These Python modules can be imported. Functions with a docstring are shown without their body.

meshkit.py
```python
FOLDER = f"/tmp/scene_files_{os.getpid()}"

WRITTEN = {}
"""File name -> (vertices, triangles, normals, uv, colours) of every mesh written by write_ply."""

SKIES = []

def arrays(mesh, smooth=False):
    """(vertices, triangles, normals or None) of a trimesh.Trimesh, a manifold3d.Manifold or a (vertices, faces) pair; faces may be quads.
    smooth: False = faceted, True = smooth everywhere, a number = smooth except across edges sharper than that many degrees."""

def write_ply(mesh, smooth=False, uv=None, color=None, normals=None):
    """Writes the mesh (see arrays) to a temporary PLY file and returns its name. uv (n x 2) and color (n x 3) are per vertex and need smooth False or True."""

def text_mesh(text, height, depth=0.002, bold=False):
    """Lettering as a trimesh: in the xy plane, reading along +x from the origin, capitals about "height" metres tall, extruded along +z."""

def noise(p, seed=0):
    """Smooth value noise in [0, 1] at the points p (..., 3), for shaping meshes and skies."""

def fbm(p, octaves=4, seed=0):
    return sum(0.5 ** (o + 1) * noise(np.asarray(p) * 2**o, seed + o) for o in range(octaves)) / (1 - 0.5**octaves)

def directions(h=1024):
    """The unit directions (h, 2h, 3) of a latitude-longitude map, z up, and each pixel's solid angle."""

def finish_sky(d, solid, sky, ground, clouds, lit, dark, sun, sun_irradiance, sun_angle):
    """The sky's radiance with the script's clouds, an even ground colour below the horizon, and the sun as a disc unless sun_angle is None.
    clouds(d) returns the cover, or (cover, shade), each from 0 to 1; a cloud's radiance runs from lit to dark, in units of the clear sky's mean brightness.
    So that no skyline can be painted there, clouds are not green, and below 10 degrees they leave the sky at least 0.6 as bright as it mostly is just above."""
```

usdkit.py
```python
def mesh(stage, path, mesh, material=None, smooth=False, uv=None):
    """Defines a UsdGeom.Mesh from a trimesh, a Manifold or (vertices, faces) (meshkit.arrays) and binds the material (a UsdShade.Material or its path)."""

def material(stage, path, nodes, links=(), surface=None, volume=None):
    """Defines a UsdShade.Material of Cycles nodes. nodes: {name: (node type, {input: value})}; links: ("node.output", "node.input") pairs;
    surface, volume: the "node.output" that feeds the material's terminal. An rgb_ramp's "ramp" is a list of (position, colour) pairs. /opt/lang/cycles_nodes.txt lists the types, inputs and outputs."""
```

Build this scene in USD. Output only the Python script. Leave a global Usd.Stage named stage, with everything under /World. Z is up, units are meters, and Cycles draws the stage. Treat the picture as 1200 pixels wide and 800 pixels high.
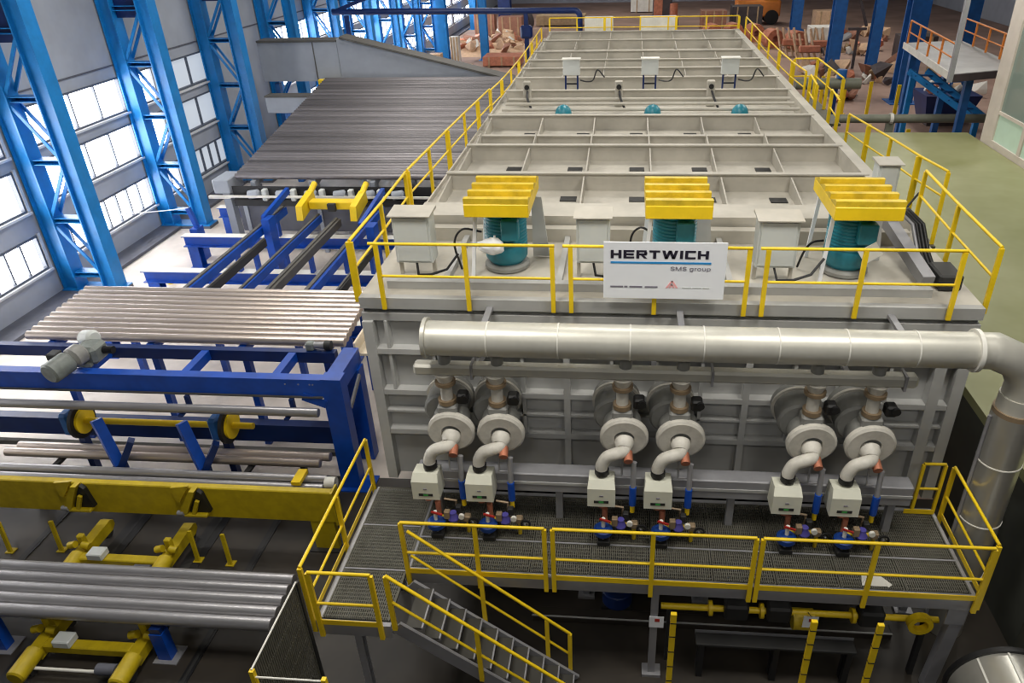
import math, random
import numpy as np, trimesh, usdkit
from shapely.geometry import Polygon
from scipy.spatial import ConvexHull
from pxr import Usd, UsdGeom, UsdLux, UsdShade, Gf, Sdf

random.seed(7)
rng = np.random.default_rng(7)
stage = Usd.Stage.CreateInMemory()
UsdGeom.SetStageUpAxis(stage, UsdGeom.Tokens.z)
UsdGeom.SetStageMetersPerUnit(stage, 1.0)
WORLD = UsdGeom.Xform.Define(stage, '/World').GetPrim()
stage.SetDefaultPrim(WORLD)

# ------------------------------------------------------------------ camera
PITCH, ROLL, YAW, FPX, CX = 0.518924, -0.024488, -0.09559, 869.34, 657.8
EYE = np.array([0, 0, 11.57])
_cy, _sy = math.cos(YAW), math.sin(YAW)
FW = np.array([_sy * math.cos(PITCH), _cy * math.cos(PITCH), -math.sin(PITCH)])
_r = np.array([_cy, -_sy, 0.0]); _u = np.cross(_r, FW)
RT = math.cos(ROLL) * _r + math.sin(ROLL) * _u
UP = -math.sin(ROLL) * _r + math.cos(ROLL) * _u
cam = UsdGeom.Camera.Define(stage, '/World/camera')
cam.AddTransformOp().Set(Gf.Matrix4d(*[float(x) for x in (*RT, 0, *UP, 0, *(-FW), 0, *EYE, 1)]))
cam.CreateHorizontalApertureAttr(36.0)
cam.CreateFocalLengthAttr(36.0 * FPX / 1200)
cam.CreateHorizontalApertureOffsetAttr(-(CX - 600) / 1200 * 36.0)
cam.CreateClippingRangeAttr(Gf.Vec2f(0.1, 400))
cam.CreateExposureAttr(0.95)

# ------------------------------------------------------------------ light
dome = UsdLux.DomeLight.Define(stage, '/World/sky_light')
dome.CreateIntensityAttr(1.0)
dome.CreateColorAttr(Gf.Vec3f(0.85, 0.93, 1.0))
PANE_BRIGHT, PANE_DIM = 6.0, 0.3

def lamp(i, x, y, z, w, d, power, col=(1.0, 0.96, 0.88)):
    l = UsdLux.RectLight.Define(stage, f'/World/lamp_light_{i:03d}')
    l.AddTranslateOp().Set(Gf.Vec3d(x, y, z))
    l.CreateWidthAttr(w); l.CreateHeightAttr(d)
    l.CreateIntensityAttr(power); l.CreateColorAttr(Gf.Vec3f(*col))

_i = 0
for (x, y, p) in [(-12, 16, 10), (-12, 25, 13), (-12, 37, 13), (0, 15, 6), (1, 25, 9), (1, 37, 9),
                  (11, 18, 5), (12, 30, 15), (-10, 54, 15), (6, 56, 14), (20, 54, 20),
                  (-10, 78, 16), (6, 78, 16), (22, 78, 20), (-6, 102, 16), (12, 102, 13), (-4, 7, 12), (5, 7, 12), (-2, -2, 4.5), (6, -2, 4.5)]:  # unseen overhead lights; the last four added to brighten the furnace front
    lamp(_i, x, y, 15.0, 3.2, 3.2, p); _i += 1

# ------------------------------------------------------------------ materials
def lin(c):
    c = np.asarray(c, float) / 255.0
    return tuple(np.where(c <= 0.04045, c / 12.92, ((c + 0.055) / 1.055) ** 2.4))

def paint(name, rgb, rough=0.45, metal=0.0, var=0.18, scale=2.0, spec=0.5, per_object=0.0, stretch=None, bump=0.0, second=None):
    a = np.array(lin(rgb)); b = a * (1 - var) if second is None else np.array(lin(second))
    nodes = {
        'geo': ('geometry', {}),
        'map': ('mapping', {'scale': stretch or (1, 1, 1)}),
        'n': ('noise_texture', {'scale': scale, 'detail': 5.0, 'roughness': 0.62}),
        'r': ('rgb_ramp', {'ramp': [(0.32, tuple(b)), (0.62, tuple(a))]}),
        'p': ('principled_bsdf', {'roughness': rough, 'metallic': metal, 'specular_ior_level': spec}),
    }
    links = [('geo.position', 'map.vector'), ('map.vector', 'n.vector'), ('n.fac', 'r.fac')]
    if per_object:
        nodes['oi'] = ('object_info', {})
        nodes['ro'] = ('rgb_ramp', {'ramp': [(0, (1 - per_object,) * 3), (1, (1.0,) * 3)]})
        nodes['m'] = ('mix_color', {'blend_type': 'multiply', 'fac': 1.0})
        links += [('oi.random', 'ro.fac'), ('r.color', 'm.a'), ('ro.color', 'm.b'), ('m.result', 'p.base_color')]
    else:
        links += [('r.color', 'p.base_color')]
    if bump:
        nodes['b'] = ('bump', {'strength': bump, 'distance': 0.02})
        links += [('n.fac', 'b.height'), ('b.normal', 'p.normal')]
    return usdkit.material(stage, f'/World/Looks/{name}', nodes, links, surface='p.BSDF')

def glow(name, col, strength):
    return usdkit.material(stage, f'/World/Looks/{name}', {'p': ('principled_bsdf', {'roughness': 0.25, 'emission_color': tuple(col), 'emission_strength': strength, 'base_color': (0.25, 0.25, 0.25)})}, [], surface='p.BSDF')

M = {}
M['yellow'] = paint('yellow_paint', (238, 202, 26), 0.42, var=0.15)
M['yellow_worn'] = paint('yellow_worn', (214, 184, 40), 0.5, var=0.35, scale=4)
M['yellow_dirty'] = paint('yellow_dirty', (184, 160, 12), 0.5, var=0.22, scale=4)
M['blue'] = paint('blue_paint', (8, 72, 172), 0.4, var=0.3)
M['blue_dark'] = paint('blue_dark', (8, 40, 98), 0.45, var=0.3)
M['column_blue'] = paint('column_blue', (16, 124, 196), 0.42, var=0.2)
M['steel_blue'] = paint('steel_blue', (30, 92, 160), 0.5, var=0.3)
M['furnace'] = paint('furnace_grey', (186, 186, 184), 0.5, var=0.14, scale=1.3)
M['roof'] = paint('roof_grey', (182, 177, 166), 0.6, var=0.2, scale=1.1)
M['fascia'] = paint('fascia_grey', (168, 168, 166), 0.5, var=0.2, scale=1.0)
M['dark_gap'] = paint('dark_steel', (40, 40, 40), 0.6, var=0.3)
M['silver'] = paint('aluminium_cladding', (200, 198, 188), 0.4, metal=0.35, var=0.15, scale=1.5)
M['shiny'] = paint('polished_cladding', (196, 194, 186), 0.3, metal=0.7, var=0.12, scale=1.5)
M['burner'] = paint('burner_grey', (208, 204, 194), 0.5, var=0.2, scale=5)
M['drum'] = paint('drum_grey', (140, 140, 136), 0.5, var=0.2, scale=4)
M['box_grey'] = paint('cabinet_grey', (196, 200, 198), 0.45, var=0.08)
M['box_white'] = paint('control_white', (214, 214, 198), 0.45, var=0.1)
M['valve_blue'] = paint('valve_blue', (14, 56, 128), 0.45, var=0.2)
M['teal'] = paint('teal_paint', (36, 128, 146), 0.35, var=0.25, scale=5)
M['motor_grey'] = paint('motor_grey', (120, 126, 122), 0.5, var=0.3, scale=6)
M['log'] = paint('billet_metal', (226, 212, 202), 0.34, metal=0.75, var=0.22, scale=3, per_object=0.2, stretch=(0.15, 3, 3))
M['log_dark'] = paint('dark_billet', (132, 128, 131), 0.45, metal=0.5, var=0.3, scale=2, per_object=0.5, stretch=(0.12, 3, 3))
M['log_grey'] = paint('grey_billet', (178, 176, 178), 0.38, metal=0.7, var=0.25, scale=3, per_object=0.12, stretch=(0.2, 3, 3))
M['cable'] = paint('cable_black', (22, 22, 24), 0.5, var=0.1)
M['grating'] = paint('grating_steel', (92, 90, 80), 0.6, metal=0.1, var=0.25, scale=3)
M['tread'] = paint('tread_steel', (58, 56, 50), 0.6, var=0.3)
M['galv'] = paint('galvanised', (150, 150, 154), 0.45, metal=0.3, var=0.15)
M['wall'] = paint('wall_panel', (160, 166, 178), 0.7, var=0.12, scale=0.7)
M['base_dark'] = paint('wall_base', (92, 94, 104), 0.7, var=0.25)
M['win_frame'] = paint('window_frame', (206, 208, 212), 0.5, var=0.05)
M['mullion'] = paint('mullion', (84, 90, 102), 0.5, var=0.1)
M['light_floor'] = paint('pale_concrete', (206, 196, 186), 0.5, var=0.25, scale=0.6, bump=0.05)
M['dark_floor'] = paint('oily_floor', (50, 44, 37), 0.55, var=0.45, scale=0.9, bump=0.1)
M['far_floor'] = paint('brown_concrete', (164, 136, 122), 0.7, var=0.35, scale=0.25)
M['terrace'] = paint('olive_roof', (150, 150, 112), 0.45, second=(128, 130, 86), scale=0.25)
M['terrace_side'] = paint('terrace_side', (70, 72, 66), 0.6)
M['grey_sheet'] = paint('grey_sheet', (150, 156, 166), 0.45, var=0.08)
M['dark_sheet'] = paint('dark_sheet', (84, 82, 78), 0.6, var=0.2)
M['beige'] = paint('beige_board', (226, 212, 188), 0.6, var=0.1)
M['white'] = paint('white_paint', (232, 234, 238), 0.45, var=0.03)
M['ink'] = paint('ink_black', (34, 30, 46), 0.5, var=0.05)
M['ink_grey'] = paint('ink_grey', (120, 116, 128), 0.5, var=0.05)
M['sign_blue'] = paint('sign_blue', (40, 140, 205), 0.5, var=0.05)
M['sign_red'] = paint('sign_red', (236, 168, 168), 0.5, var=0.05)
M['green'] = paint('green_label', (60, 150, 70), 0.5, var=0.1)
M['orange'] = paint('orange_paint', (226, 136, 60), 0.45, var=0.15)
M['red'] = paint('red_paint', (170, 44, 36), 0.45, var=0.15)
M['brass'] = paint('brass', (150, 130, 104), 0.5, metal=0.3, var=0.2)
M['purple'] = paint('violet_valve', (78, 72, 150), 0.45, var=0.2)
M['brown'] = paint('brown_crate', (150, 104, 84), 0.7, var=0.3, scale=3)
M['tan'] = paint('tan_crate', (204, 170, 138), 0.7, var=0.25, scale=3)
M['copper'] = paint('copper_coil', (190, 120, 92), 0.5, metal=0.3, var=0.35, scale=3)
M['wood'] = paint('pallet_wood', (176, 150, 116), 0.7, var=0.3, scale=3)
M['dark_machine'] = paint('dark_machine', (66, 58, 60), 0.6, var=0.3)
M['booth'] = paint('booth_frame', (206, 196, 186), 0.5, var=0.1)
M['mint'] = paint('mint_panel', (196, 222, 206), 0.35, var=0.06)
M['greenpipe'] = paint('dull_green_pipe', (120, 122, 108), 0.5, var=0.2)
M['pale'] = paint('pale_plate', (222, 220, 212), 0.5, var=0.15)
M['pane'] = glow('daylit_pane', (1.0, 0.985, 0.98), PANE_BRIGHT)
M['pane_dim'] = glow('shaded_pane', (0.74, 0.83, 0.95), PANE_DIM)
M['lampface'] = glow('lamp_face', (1, 0.97, 0.9), 6.0)
M['led'] = glow('green_led', (0.1, 0.9, 0.2), 0.6)
M['booth_glass'] = usdkit.material(stage, '/World/Looks/booth_glass', {
    't': ('transparent_bsdf', {'color': (0.72, 0.82, 0.76)}), 'g': ('glossy_bsdf', {'color': (0.9, 0.95, 0.92), 'roughness': 0.08}),
    'd': ('diffuse_bsdf', {'color': (0.34, 0.42, 0.38)}), 'f': ('fresnel', {'IOR': 1.6}), 'm': ('mix_closure', {}), 'm2': ('mix_closure', {'fac': 0.62})},
    [('t.BSDF', 'm2.closure1'), ('d.BSDF', 'm2.closure2'), ('f.fac', 'm.fac'), ('m2.closure', 'm.closure1'), ('g.BSDF', 'm.closure2')], surface='m.closure')

# ------------------------------------------------------------------ shapes: every helper returns (vertices, faces)
BF = np.array([[0, 2, 1], [0, 3, 2], [4, 5, 6], [4, 6, 7], [0, 1, 5], [0, 5, 4], [1, 2, 6], [1, 6, 5], [2, 3, 7], [2, 7, 6], [3, 0, 4], [3, 4, 7]])
def box(x0, x1, y0, y1, z0, z1):
    return (np.array([[x0, y0, z0], [x1, y0, z0], [x1, y1, z0], [x0, y1, z0], [x0, y0, z1], [x1, y0, z1], [x1, y1, z1], [x0, y1, z1]], float), BF)

def cbox(x0, x1, y0, y1, z0, z1, c=0.015):
    p = []
    for sx in (0, 1):
        for sy in (0, 1):
            for sz in (0, 1):
                q = np.array([(x0, x1)[sx], (y0, y1)[sy], (z0, z1)[sz]], float)
                s = np.array([1 - 2 * sx, 1 - 2 * sy, 1 - 2 * sz]) * c
                for k in range(3):
                    d = s.copy(); d[k] = 0
                    p.append(q + d)
    return hull(p)

def hull(p):
    p = np.array(p, float); h = ConvexHull(p)
    f = h.simplices.copy()
    n = h.equations[:, :3]
    g = np.cross(p[f[:, 1]] - p[f[:, 0]], p[f[:, 2]] - p[f[:, 0]])
    fl = (g * n).sum(1) < 0
    f[fl] = f[fl][:, [0, 2, 1]]
    return (p, f)

def join(*ms):
    v, f, o = [], [], 0
    for m in ms:
        v.append(np.asarray(m[0])); f.append(np.asarray(m[1]) + o); o += len(m[0])
    return (np.vstack(v), np.vstack(f))

def frame_of(d, up=(0, 0, 1)):
    d = np.asarray(d, float); d = d / np.linalg.norm(d)
    up = np.asarray(up, float)
    if abs(d @ up) > 0.98: up = np.array([0, 1.0, 0]) if abs(d[1]) < 0.9 else np.array([1.0, 0, 0])
    s = np.cross(d, up); s /= np.linalg.norm(s)
    return d, s, np.cross(s, d)

def bar(p, q, w, h, up=(0, 0, 1)):
    p, q = np.asarray(p, float), np.asarray(q, float)
    d, s, u = frame_of(q - p, up)
    c = [(-1, -1), (1, -1), (1, 1), (-1, 1)]
    v = [e + s * a * w / 2 + u * b * h / 2 for e in (p, q) for a, b in c]
    return (np.array(v), BF[:, ::-1])

def extrude(poly, p, q, up=(0, 0, 1)):
    """a closed outline (across, upward) swept from p to q"""
    p, q = np.asarray(p, float), np.asarray(q, float)
    m = trimesh.creation.extrude_polygon(Polygon(poly), float(np.linalg.norm(q - p)), engine='earcut')
    d, s, u = frame_of(q - p, up)
    v = np.array(m.vertices)
    return (p + v[:, :1] * s + v[:, 1:2] * u + v[:, 2:] * d, np.array(m.faces)[:, ::-1])

def isec(w, h, tf, tw):
    a, b, c = w / 2, h / 2, tw / 2
    return [(-a, -b), (a, -b), (a, -b + tf), (c, -b + tf), (c, b - tf), (a, b - tf), (a, b), (-a, b), (-a, b - tf), (-c, b - tf), (-c, -b + tf), (-a, -b + tf)]
def usec(w, h, t, flip=1):
    """channel: web on one side"""
    a, b = w / 2 * flip, h / 2
    return [(-a, -b), (a, -b), (a, -b + t), (-a + t * flip, -b + t), (-a + t * flip, b - t), (a, b - t), (a, b), (-a, b)]
def ibeam(p, q, w, h, tf=0.025, tw=0.02, up=(0, 0, 1)):
    return extrude(isec(w, h, tf, tw), p, q, up)

def tube(pts, r, n=10, caps=True):
    p = np.asarray(pts, float)
    p = p[np.r_[True, np.linalg.norm(np.diff(p, axis=0), axis=1) > 1e-6]]
    t = np.gradient(p, axis=0) if len(p) > 2 else np.repeat((p[1] - p[0])[None], 2, 0)
    if len(p) > 2:
        seg = np.diff(p, axis=0); seg /= np.linalg.norm(seg, axis=1, keepdims=True)
        t = np.vstack([seg[:1], seg[:-1] + seg[1:], seg[-1:]])
    t = t / np.linalg.norm(t, axis=1, keepdims=True)
    d, s, u = frame_of(t[0])
    V = []; ang = np.arange(n) * 2 * np.pi / n
    rr = np.broadcast_to(r, (len(p),))
    for i in range(len(p)):
        if i:
            s = s - t[i] * (s @ t[i]); s /= np.linalg.norm(s); u = np.cross(s, t[i])
        k = 1.0
        if 0 < i < len(p) - 1:
            k = 1 / max(0.5, math.sqrt(max(0.25, (1 + seg[i - 1] @ seg[i]) / 2)))
            k = 1 + (k - 1) * 0.5
        V.append(p[i] + rr[i] * k * (np.cos(ang)[:, None] * s + np.sin(ang)[:, None] * u))
    F = []
    for i in range(len(p) - 1):
        for j in range(n):
            a, b = i * n + j, i * n + (j + 1) % n
            F += [[a, a + n, b + n], [a, b + n, b]]
    V = list(np.vstack(V))
    if caps:
        for e, flip in ((0, 0), (len(p) - 1, 1)):
            V.append(p[e]); c = len(V) - 1
            for j in range(n):
                a, b = e * n + j, e * n + (j + 1) % n
                F.append([c, b, a] if flip else [c, a, b])
    return (np.array(V), np.array(F))

def lathe(prof, o, d, n=24):
    """profile of (radius, distance along d); ends closed where the radius is 0"""
    o = np.asarray(o, float); d, s, u = frame_of(d)
    ang = np.arange(n) * 2 * np.pi / n
    V = np.vstack([o + d * t + max(r, 1e-4) * (np.cos(ang)[:, None] * s + np.sin(ang)[:, None] * u) for r, t in prof])
    F = []
    for i in range(len(prof) - 1):
        for j in range(n):
            a, b = i * n + j, i * n + (j + 1) % n
            F += [[a, a + n, b + n], [a, b + n, b]]
    return (V, np.array(F))
def cyl(p, q, r, n=20):
    p, q = np.asarray(p, float), np.asarray(q, float)
    L = float(np.linalg.norm(q - p))
    return lathe([(0, 0), (r, 0), (r, L), (0, L)], p, q - p, n)
def ring(p, q, r0, r1, n=24):
    p, q = np.asarray(p, float), np.asarray(q, float)
    L = float(np.linalg.norm(q - p))
    return lathe([(r0, 0), (r1, 0), (r1, L), (r0, L), (r0, 0)], p, q - p, n)
def arc(c, r, a0, a1, ax, ay, n=7):
    c, ax, ay = (np.asarray(x, float) for x in (c, ax, ay))
    return [c + r * (math.cos(a) * ax + math.sin(a) * ay) for a in np.linspace(math.radians(a0), math.radians(a1), n)]

# ------------------------------------------------------------------ objects
_used = {}
def free(parent, name):
    k = (str(parent), name); n = _used.get(k, 0); _used[k] = n + 1
    return name if n == 0 else f'{name}_{n:03d}'
def data(p, label=None, cat=None, group=None, kind=None):
    for k, v in (('label', label), ('category', cat), ('group', group), ('kind', kind)):
        if v: p.SetCustomDataByKey(k, v)

class Thing:
    def __init__(self, name, label, cat, loc=(0, 0, 0), group=None, kind=None):
        self.loc = np.array(loc, float)
        self.path = '/World/' + free('/World', name)
        x = UsdGeom.Xform.Define(stage, self.path); self.op = x.AddTranslateOp(); self.op.Set(Gf.Vec3d(*map(float, self.loc)))
        self.rot = None
        self.prim = x.GetPrim(); data(self.prim, label, cat, group, kind)
        self.group, self.cat = group, cat
    def part(self, name, mesh, mat, smooth=False, parent=None, label=None, kind=None):
        base = parent or self.path
        path = base + '/' + free(base, name)
        v, f = mesh
        m = usdkit.mesh(stage, path, (np.asarray(v) - self.loc, f), M[mat], smooth=smooth)
        data(m.GetPrim(), label, kind=kind)
        return path
    def copy(self, loc, label, group=None, rot=None):
        r = Thing.__new__(Thing)
        r.loc = np.array(loc, float); r.path = '/World/' + free('/World', self.path.split('/')[-1].rstrip('0123456789').rstrip('_') if self.path.split('/')[-1][-3:].isdigit() else self.path.split('/')[-1])
        x = UsdGeom.Xform.Define(stage, r.path); r.prim = x.GetPrim()
        r.prim.GetReferences().AddInternalReference(Sdf.Path(self.path))
        x.ClearXformOpOrder()
        op = x.GetPrim().GetAttribute('xformOp:translate'); 
        UsdGeom.XformCommonAPI(x).SetTranslate(Gf.Vec3d(*map(float, r.loc)))
        r.prim.SetInstanceable(True); data(r.prim, label, self.cat, group or self.group)
        return r

def struct(name, mesh, mat, smooth=False):
    p = usdkit.mesh(stage, '/World/' + free('/World', name), mesh, M[mat], smooth=smooth).GetPrim()
    p.SetCustomDataByKey('kind', 'structure'); return p

ORDS = ['first', 'second', 'third', 'fourth', 'fifth', 'sixth', 'seventh', 'eighth', 'ninth', 'tenth', 'eleventh', 'twelfth']
def ordinal(i):
    if i < 12: return ORDS[i]
    n = i + 1
    return f"{n}{'th' if 10 < n % 100 < 14 else {1: 'st', 2: 'nd', 3: 'rd'}.get(n % 10, 'th')}"

# ================================================================== THE SETTING
WX = -20.5
struct('floor', box(WX, 6.7, -14, 13.4, -0.3, 0), 'dark_floor')
struct('floor', box(WX, -4.5, 13.4, 62, -0.3, 0), 'light_floor')
struct('floor', join(box(-4.5, 42, 13.4, 62, -0.3, 0)), 'far_floor')
struct('floor', box(WX, 42, 62, 126, -0.3, 0), 'far_floor')
struct('floor', box(6.7, 42, -14, 13.4, -0.3, 0), 'dark_floor')
BAYS = [(23.52 + 6.87 * k, 29.55 + 6.87 * k) for k in range(-2, 12)]
ROWS = [(5.05, 6.4), (3.17, 4.58), (1.09, 2.34)]
wall = trimesh.creation.box(bounds=[[WX - 0.3, -14, 0], [WX, 126, 18]])
cuts = [trimesh.creation.box(bounds=[[WX - 0.5, a, z0], [WX + 0.2, b, z1]]) for k, (a, b) in enumerate(BAYS) if k != 4 for z0, z1 in ROWS]
wall = trimesh.boolean.difference([wall] + cuts, engine='manifold')
struct('wall_left', (np.array(wall.vertices), np.array(wall.faces)), 'wall')
struct('trim', box(WX, WX + 0.03, -14, 126, 6.82, 6.88), 'base_dark')
struct('baseboard_left', box(WX, WX + 0.95, -14, 126, 0, 0.12), 'base_dark')  # low kerb whose dark tone paints the shadow along the wall foot
struct('wall_back', box(WX - 0.3, 42, 126, 126.3, 0, 18), 'wall')
struct('wall_right', box(42, 42.3, -14, 126, 0, 18), 'wall')
struct('wall_front', box(WX, 42, -14.3, -14, 0, 18), 'wall')
struct('ceiling', box(WX - 0.3, 42.3, -14.3, 126.3, 18, 18.3), 'wall')
wn = 0
for k, (a, b) in enumerate(BAYS):
    if k == 4: continue
    for ri, (z0, z1) in enumerate(ROWS):
        wn += 1
        w = Thing(f'window_{wn}', None, None, (WX, a, z0), kind='structure')
        n = 8 if ri == 2 else 4
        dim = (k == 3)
        fr, t = [], 0.07
        w.part('window_frame', join(box(WX - 0.2, WX + 0.03, a, b, z0, z0 + t), box(WX - 0.2, WX + 0.03, a, b, z1 - t, z1), box(WX - 0.2, WX + 0.03, a, a + t, z0 + t, z1 - t), box(WX - 0.2, WX + 0.03, b - t, b, z0 + t, z1 - t)), 'mullion' if dim else 'mullion')
        w.part('window_sill', box(WX, WX + 0.12, a - 0.1, b + 0.12, z0 - 0.09, z0 - 0.01), 'win_frame')
        w.part('window_jamb', box(WX, WX + 0.06, b + 0.01, b + 0.13, z0 - 0.01, z1 + 0.05), 'win_frame')
        s = (b - a - 2 * t) / n
        for j in range(n):
            y0 = a + t + j * s
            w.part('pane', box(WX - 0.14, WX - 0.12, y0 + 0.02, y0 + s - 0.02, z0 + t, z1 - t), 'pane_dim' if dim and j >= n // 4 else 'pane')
            if j: w.part('mullion', box(WX - 0.16, WX - 0.02, y0 - 0.03, y0 + 0.03, z0 + t, z1 - t), 'mullion')

# ================================================================== LATTICE COLUMNS along the window wall
def lattice_column(y, label):
    t = Thing('lattice_column', label, 'column', (-18.9, y, 0), 'blue lattice columns along the window wall')
    H = 17.5
    t.part('chord', extrude(isec(0.58, 0.52, 0.05, 0.3), (-18.62, y - 0.29, 0.16), (-18.62, y - 0.29, H), up=(1, 0, 0)), 'column_blue')
    t.part('chord', extrude(isec(0.58, 0.56, 0.05, 0.3), (-20.16, y - 0.29, 0.16), (-20.16, y - 0.29, H), up=(1, 0, 0)), 'column_blue')
    t.part('base_plate', box(-20.45, -18.2, y - 0.66, y + 0.08, 0.12, 0.16), 'column_blue')
    t.part('plinth', box(-19.54, -18.2, y - 0.66, y + 0.08, 0, 0.12), 'base_dark')
    nodes = [0.7 + 2.05 * i for i in range(5)]
    for i, z in enumerate(nodes):
        t.part('strut', extrude(usec(0.42, 0.18, 0.03), (-19.88, y - 0.29, z), (-18.88, y - 0.29, z)), 'column_blue')
    for i in range(4):
        a, b = nodes[i], nodes[i + 1]
        lo, hi = ((-18.88, a + 0.22), (-19.88, b - 0.2)) if i % 2 == 0 else ((-19.88, a + 0.2), (-18.88, b - 0.22))
        for dy in (-0.5, -0.08):
            t.part('brace', bar((lo[0], y + dy, lo[1]), (hi[0], y + dy, hi[1]), 0.06, 0.11), 'column_blue')
    t.part('web_plate', box(-19.88, -18.88, y - 0.32, y - 0.26, 8.55, H), 'blue_dark')
    return t
place = ['first and largest of the row', 'second of the row', 'third of the row, behind the dark log table', 'fourth of the row', 'fifth of the row', 'sixth of the row', 'seventh of the row', 'eighth of the row', 'ninth of the row', 'tenth of the row']
col0 = lattice_column(23.5, 'bright blue lattice column on the window wall, ' + place[0])
for i in range(1, 9):
    col0.copy((-18.9, 23.5 + 6.55 * i, 0), 'bright blue lattice column on the window wall, ' + place[i])

# ================================================================== FURNACE
FX0, FX1, FY0, FY1, RZ = -4.41, 5.61, 10.9, 41.0, 6.15
fu = Thing('homogenising_furnace', 'huge grey steel furnace with ribbed front wall and beamed roof', 'furnace', (0.6, 11, 0))
fu.part('body', box(FX0, FX1, FY0, FY1, 2.35, 6.1), 'furnace')
fu.part('base_skid', box(FX0 + 0.4, FX1 - 0.4, FY0 + 0.8, FY1 - 0.5, 0, 2.35), 'dark_gap')
fu.part('roof_plate', box(FX0, FX1, FY0, FY1, 6.1, RZ), 'roof')
# front fascia: an upper lip and a recessed lower band
fu.part('fascia', extrude(usec(0.14, 0.2, 0.03, -1), (FX0, 10.83, 6.05), (FX1, 10.83, 6.05)), 'fascia')
fu.part('fascia_band', box(FX0, FX1, 10.77, 10.9, 5.72, 5.86), 'fascia')
for x in (FX0 + 0.1, FX1 - 0.45, FX1 - 0.1):
    fu.part('corner_post', box(x - 0.09, x + 0.09, 10.7, 10.9, 2.35, 5.72), 'furnace')
for z in (5.14, 4.3, 3.44):
    fu.part('stiffener', box(FX0 + 0.19, FX1 - 0.19, 10.72, 10.9, z - 0.05, z + 0.05), 'furnace')
fu.part('stiffener', box(FX0 + 0.19, FX1 - 0.19, 10.74, 10.9, 3.86, 3.9), 'furnace')
for i in range(13):
    x = -3.85 + 0.765 * i - 0.16
    thick = i % 4 == 0 or i in (3, 7, 11)
    thick = i in (4, 8, 12)
    zs = [(2.35, 3.39), (3.49, 4.25), (4.35, 5.09), (5.19, 5.72)]
    for (a, b) in (zs if thick else zs[1:] if i % 2 else zs[2:]):
        fu.part('rib', box(x - (0.055 if thick else 0.028), x + (0.055 if thick else 0.028), 10.72 if thick else 10.74, 10.9, a, b), 'furnace')
# roof: cross beams with thin top flanges and short longitudinal ribs in each bay
fu.part('broad_beam', extrude(usec(0.75, 0.42, 0.03, -1), (FX0 + 0.3, 13.95, RZ + 0.21), (FX1 - 0.3, 13.95, RZ + 0.21)), 'roof')
fu.part('ledge', box(FX0 + 0.4, FX1 - 0.4, 13.3, 13.5, RZ, RZ + 0.26), 'roof')
BY = [16.4, 18.77, 20.24, 22.03, 25.6, 27.9, 29.8, 31.7, 33.9, 37.2, 40.2]
for y in BY:
    h = 0.28 if y in (20.24,) else 0.42
    fu.part('cross_beam', extrude([(-0.02, 0), (0.02, 0), (0.02, h - 0.03), (0.08, h - 0.03), (0.08, h), (-0.08, h), (-0.08, h - 0.03), (-0.02, h - 0.03)], (FX0 + 0.3, y, RZ), (FX1 - 0.35, y, RZ)), 'roof')
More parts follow.
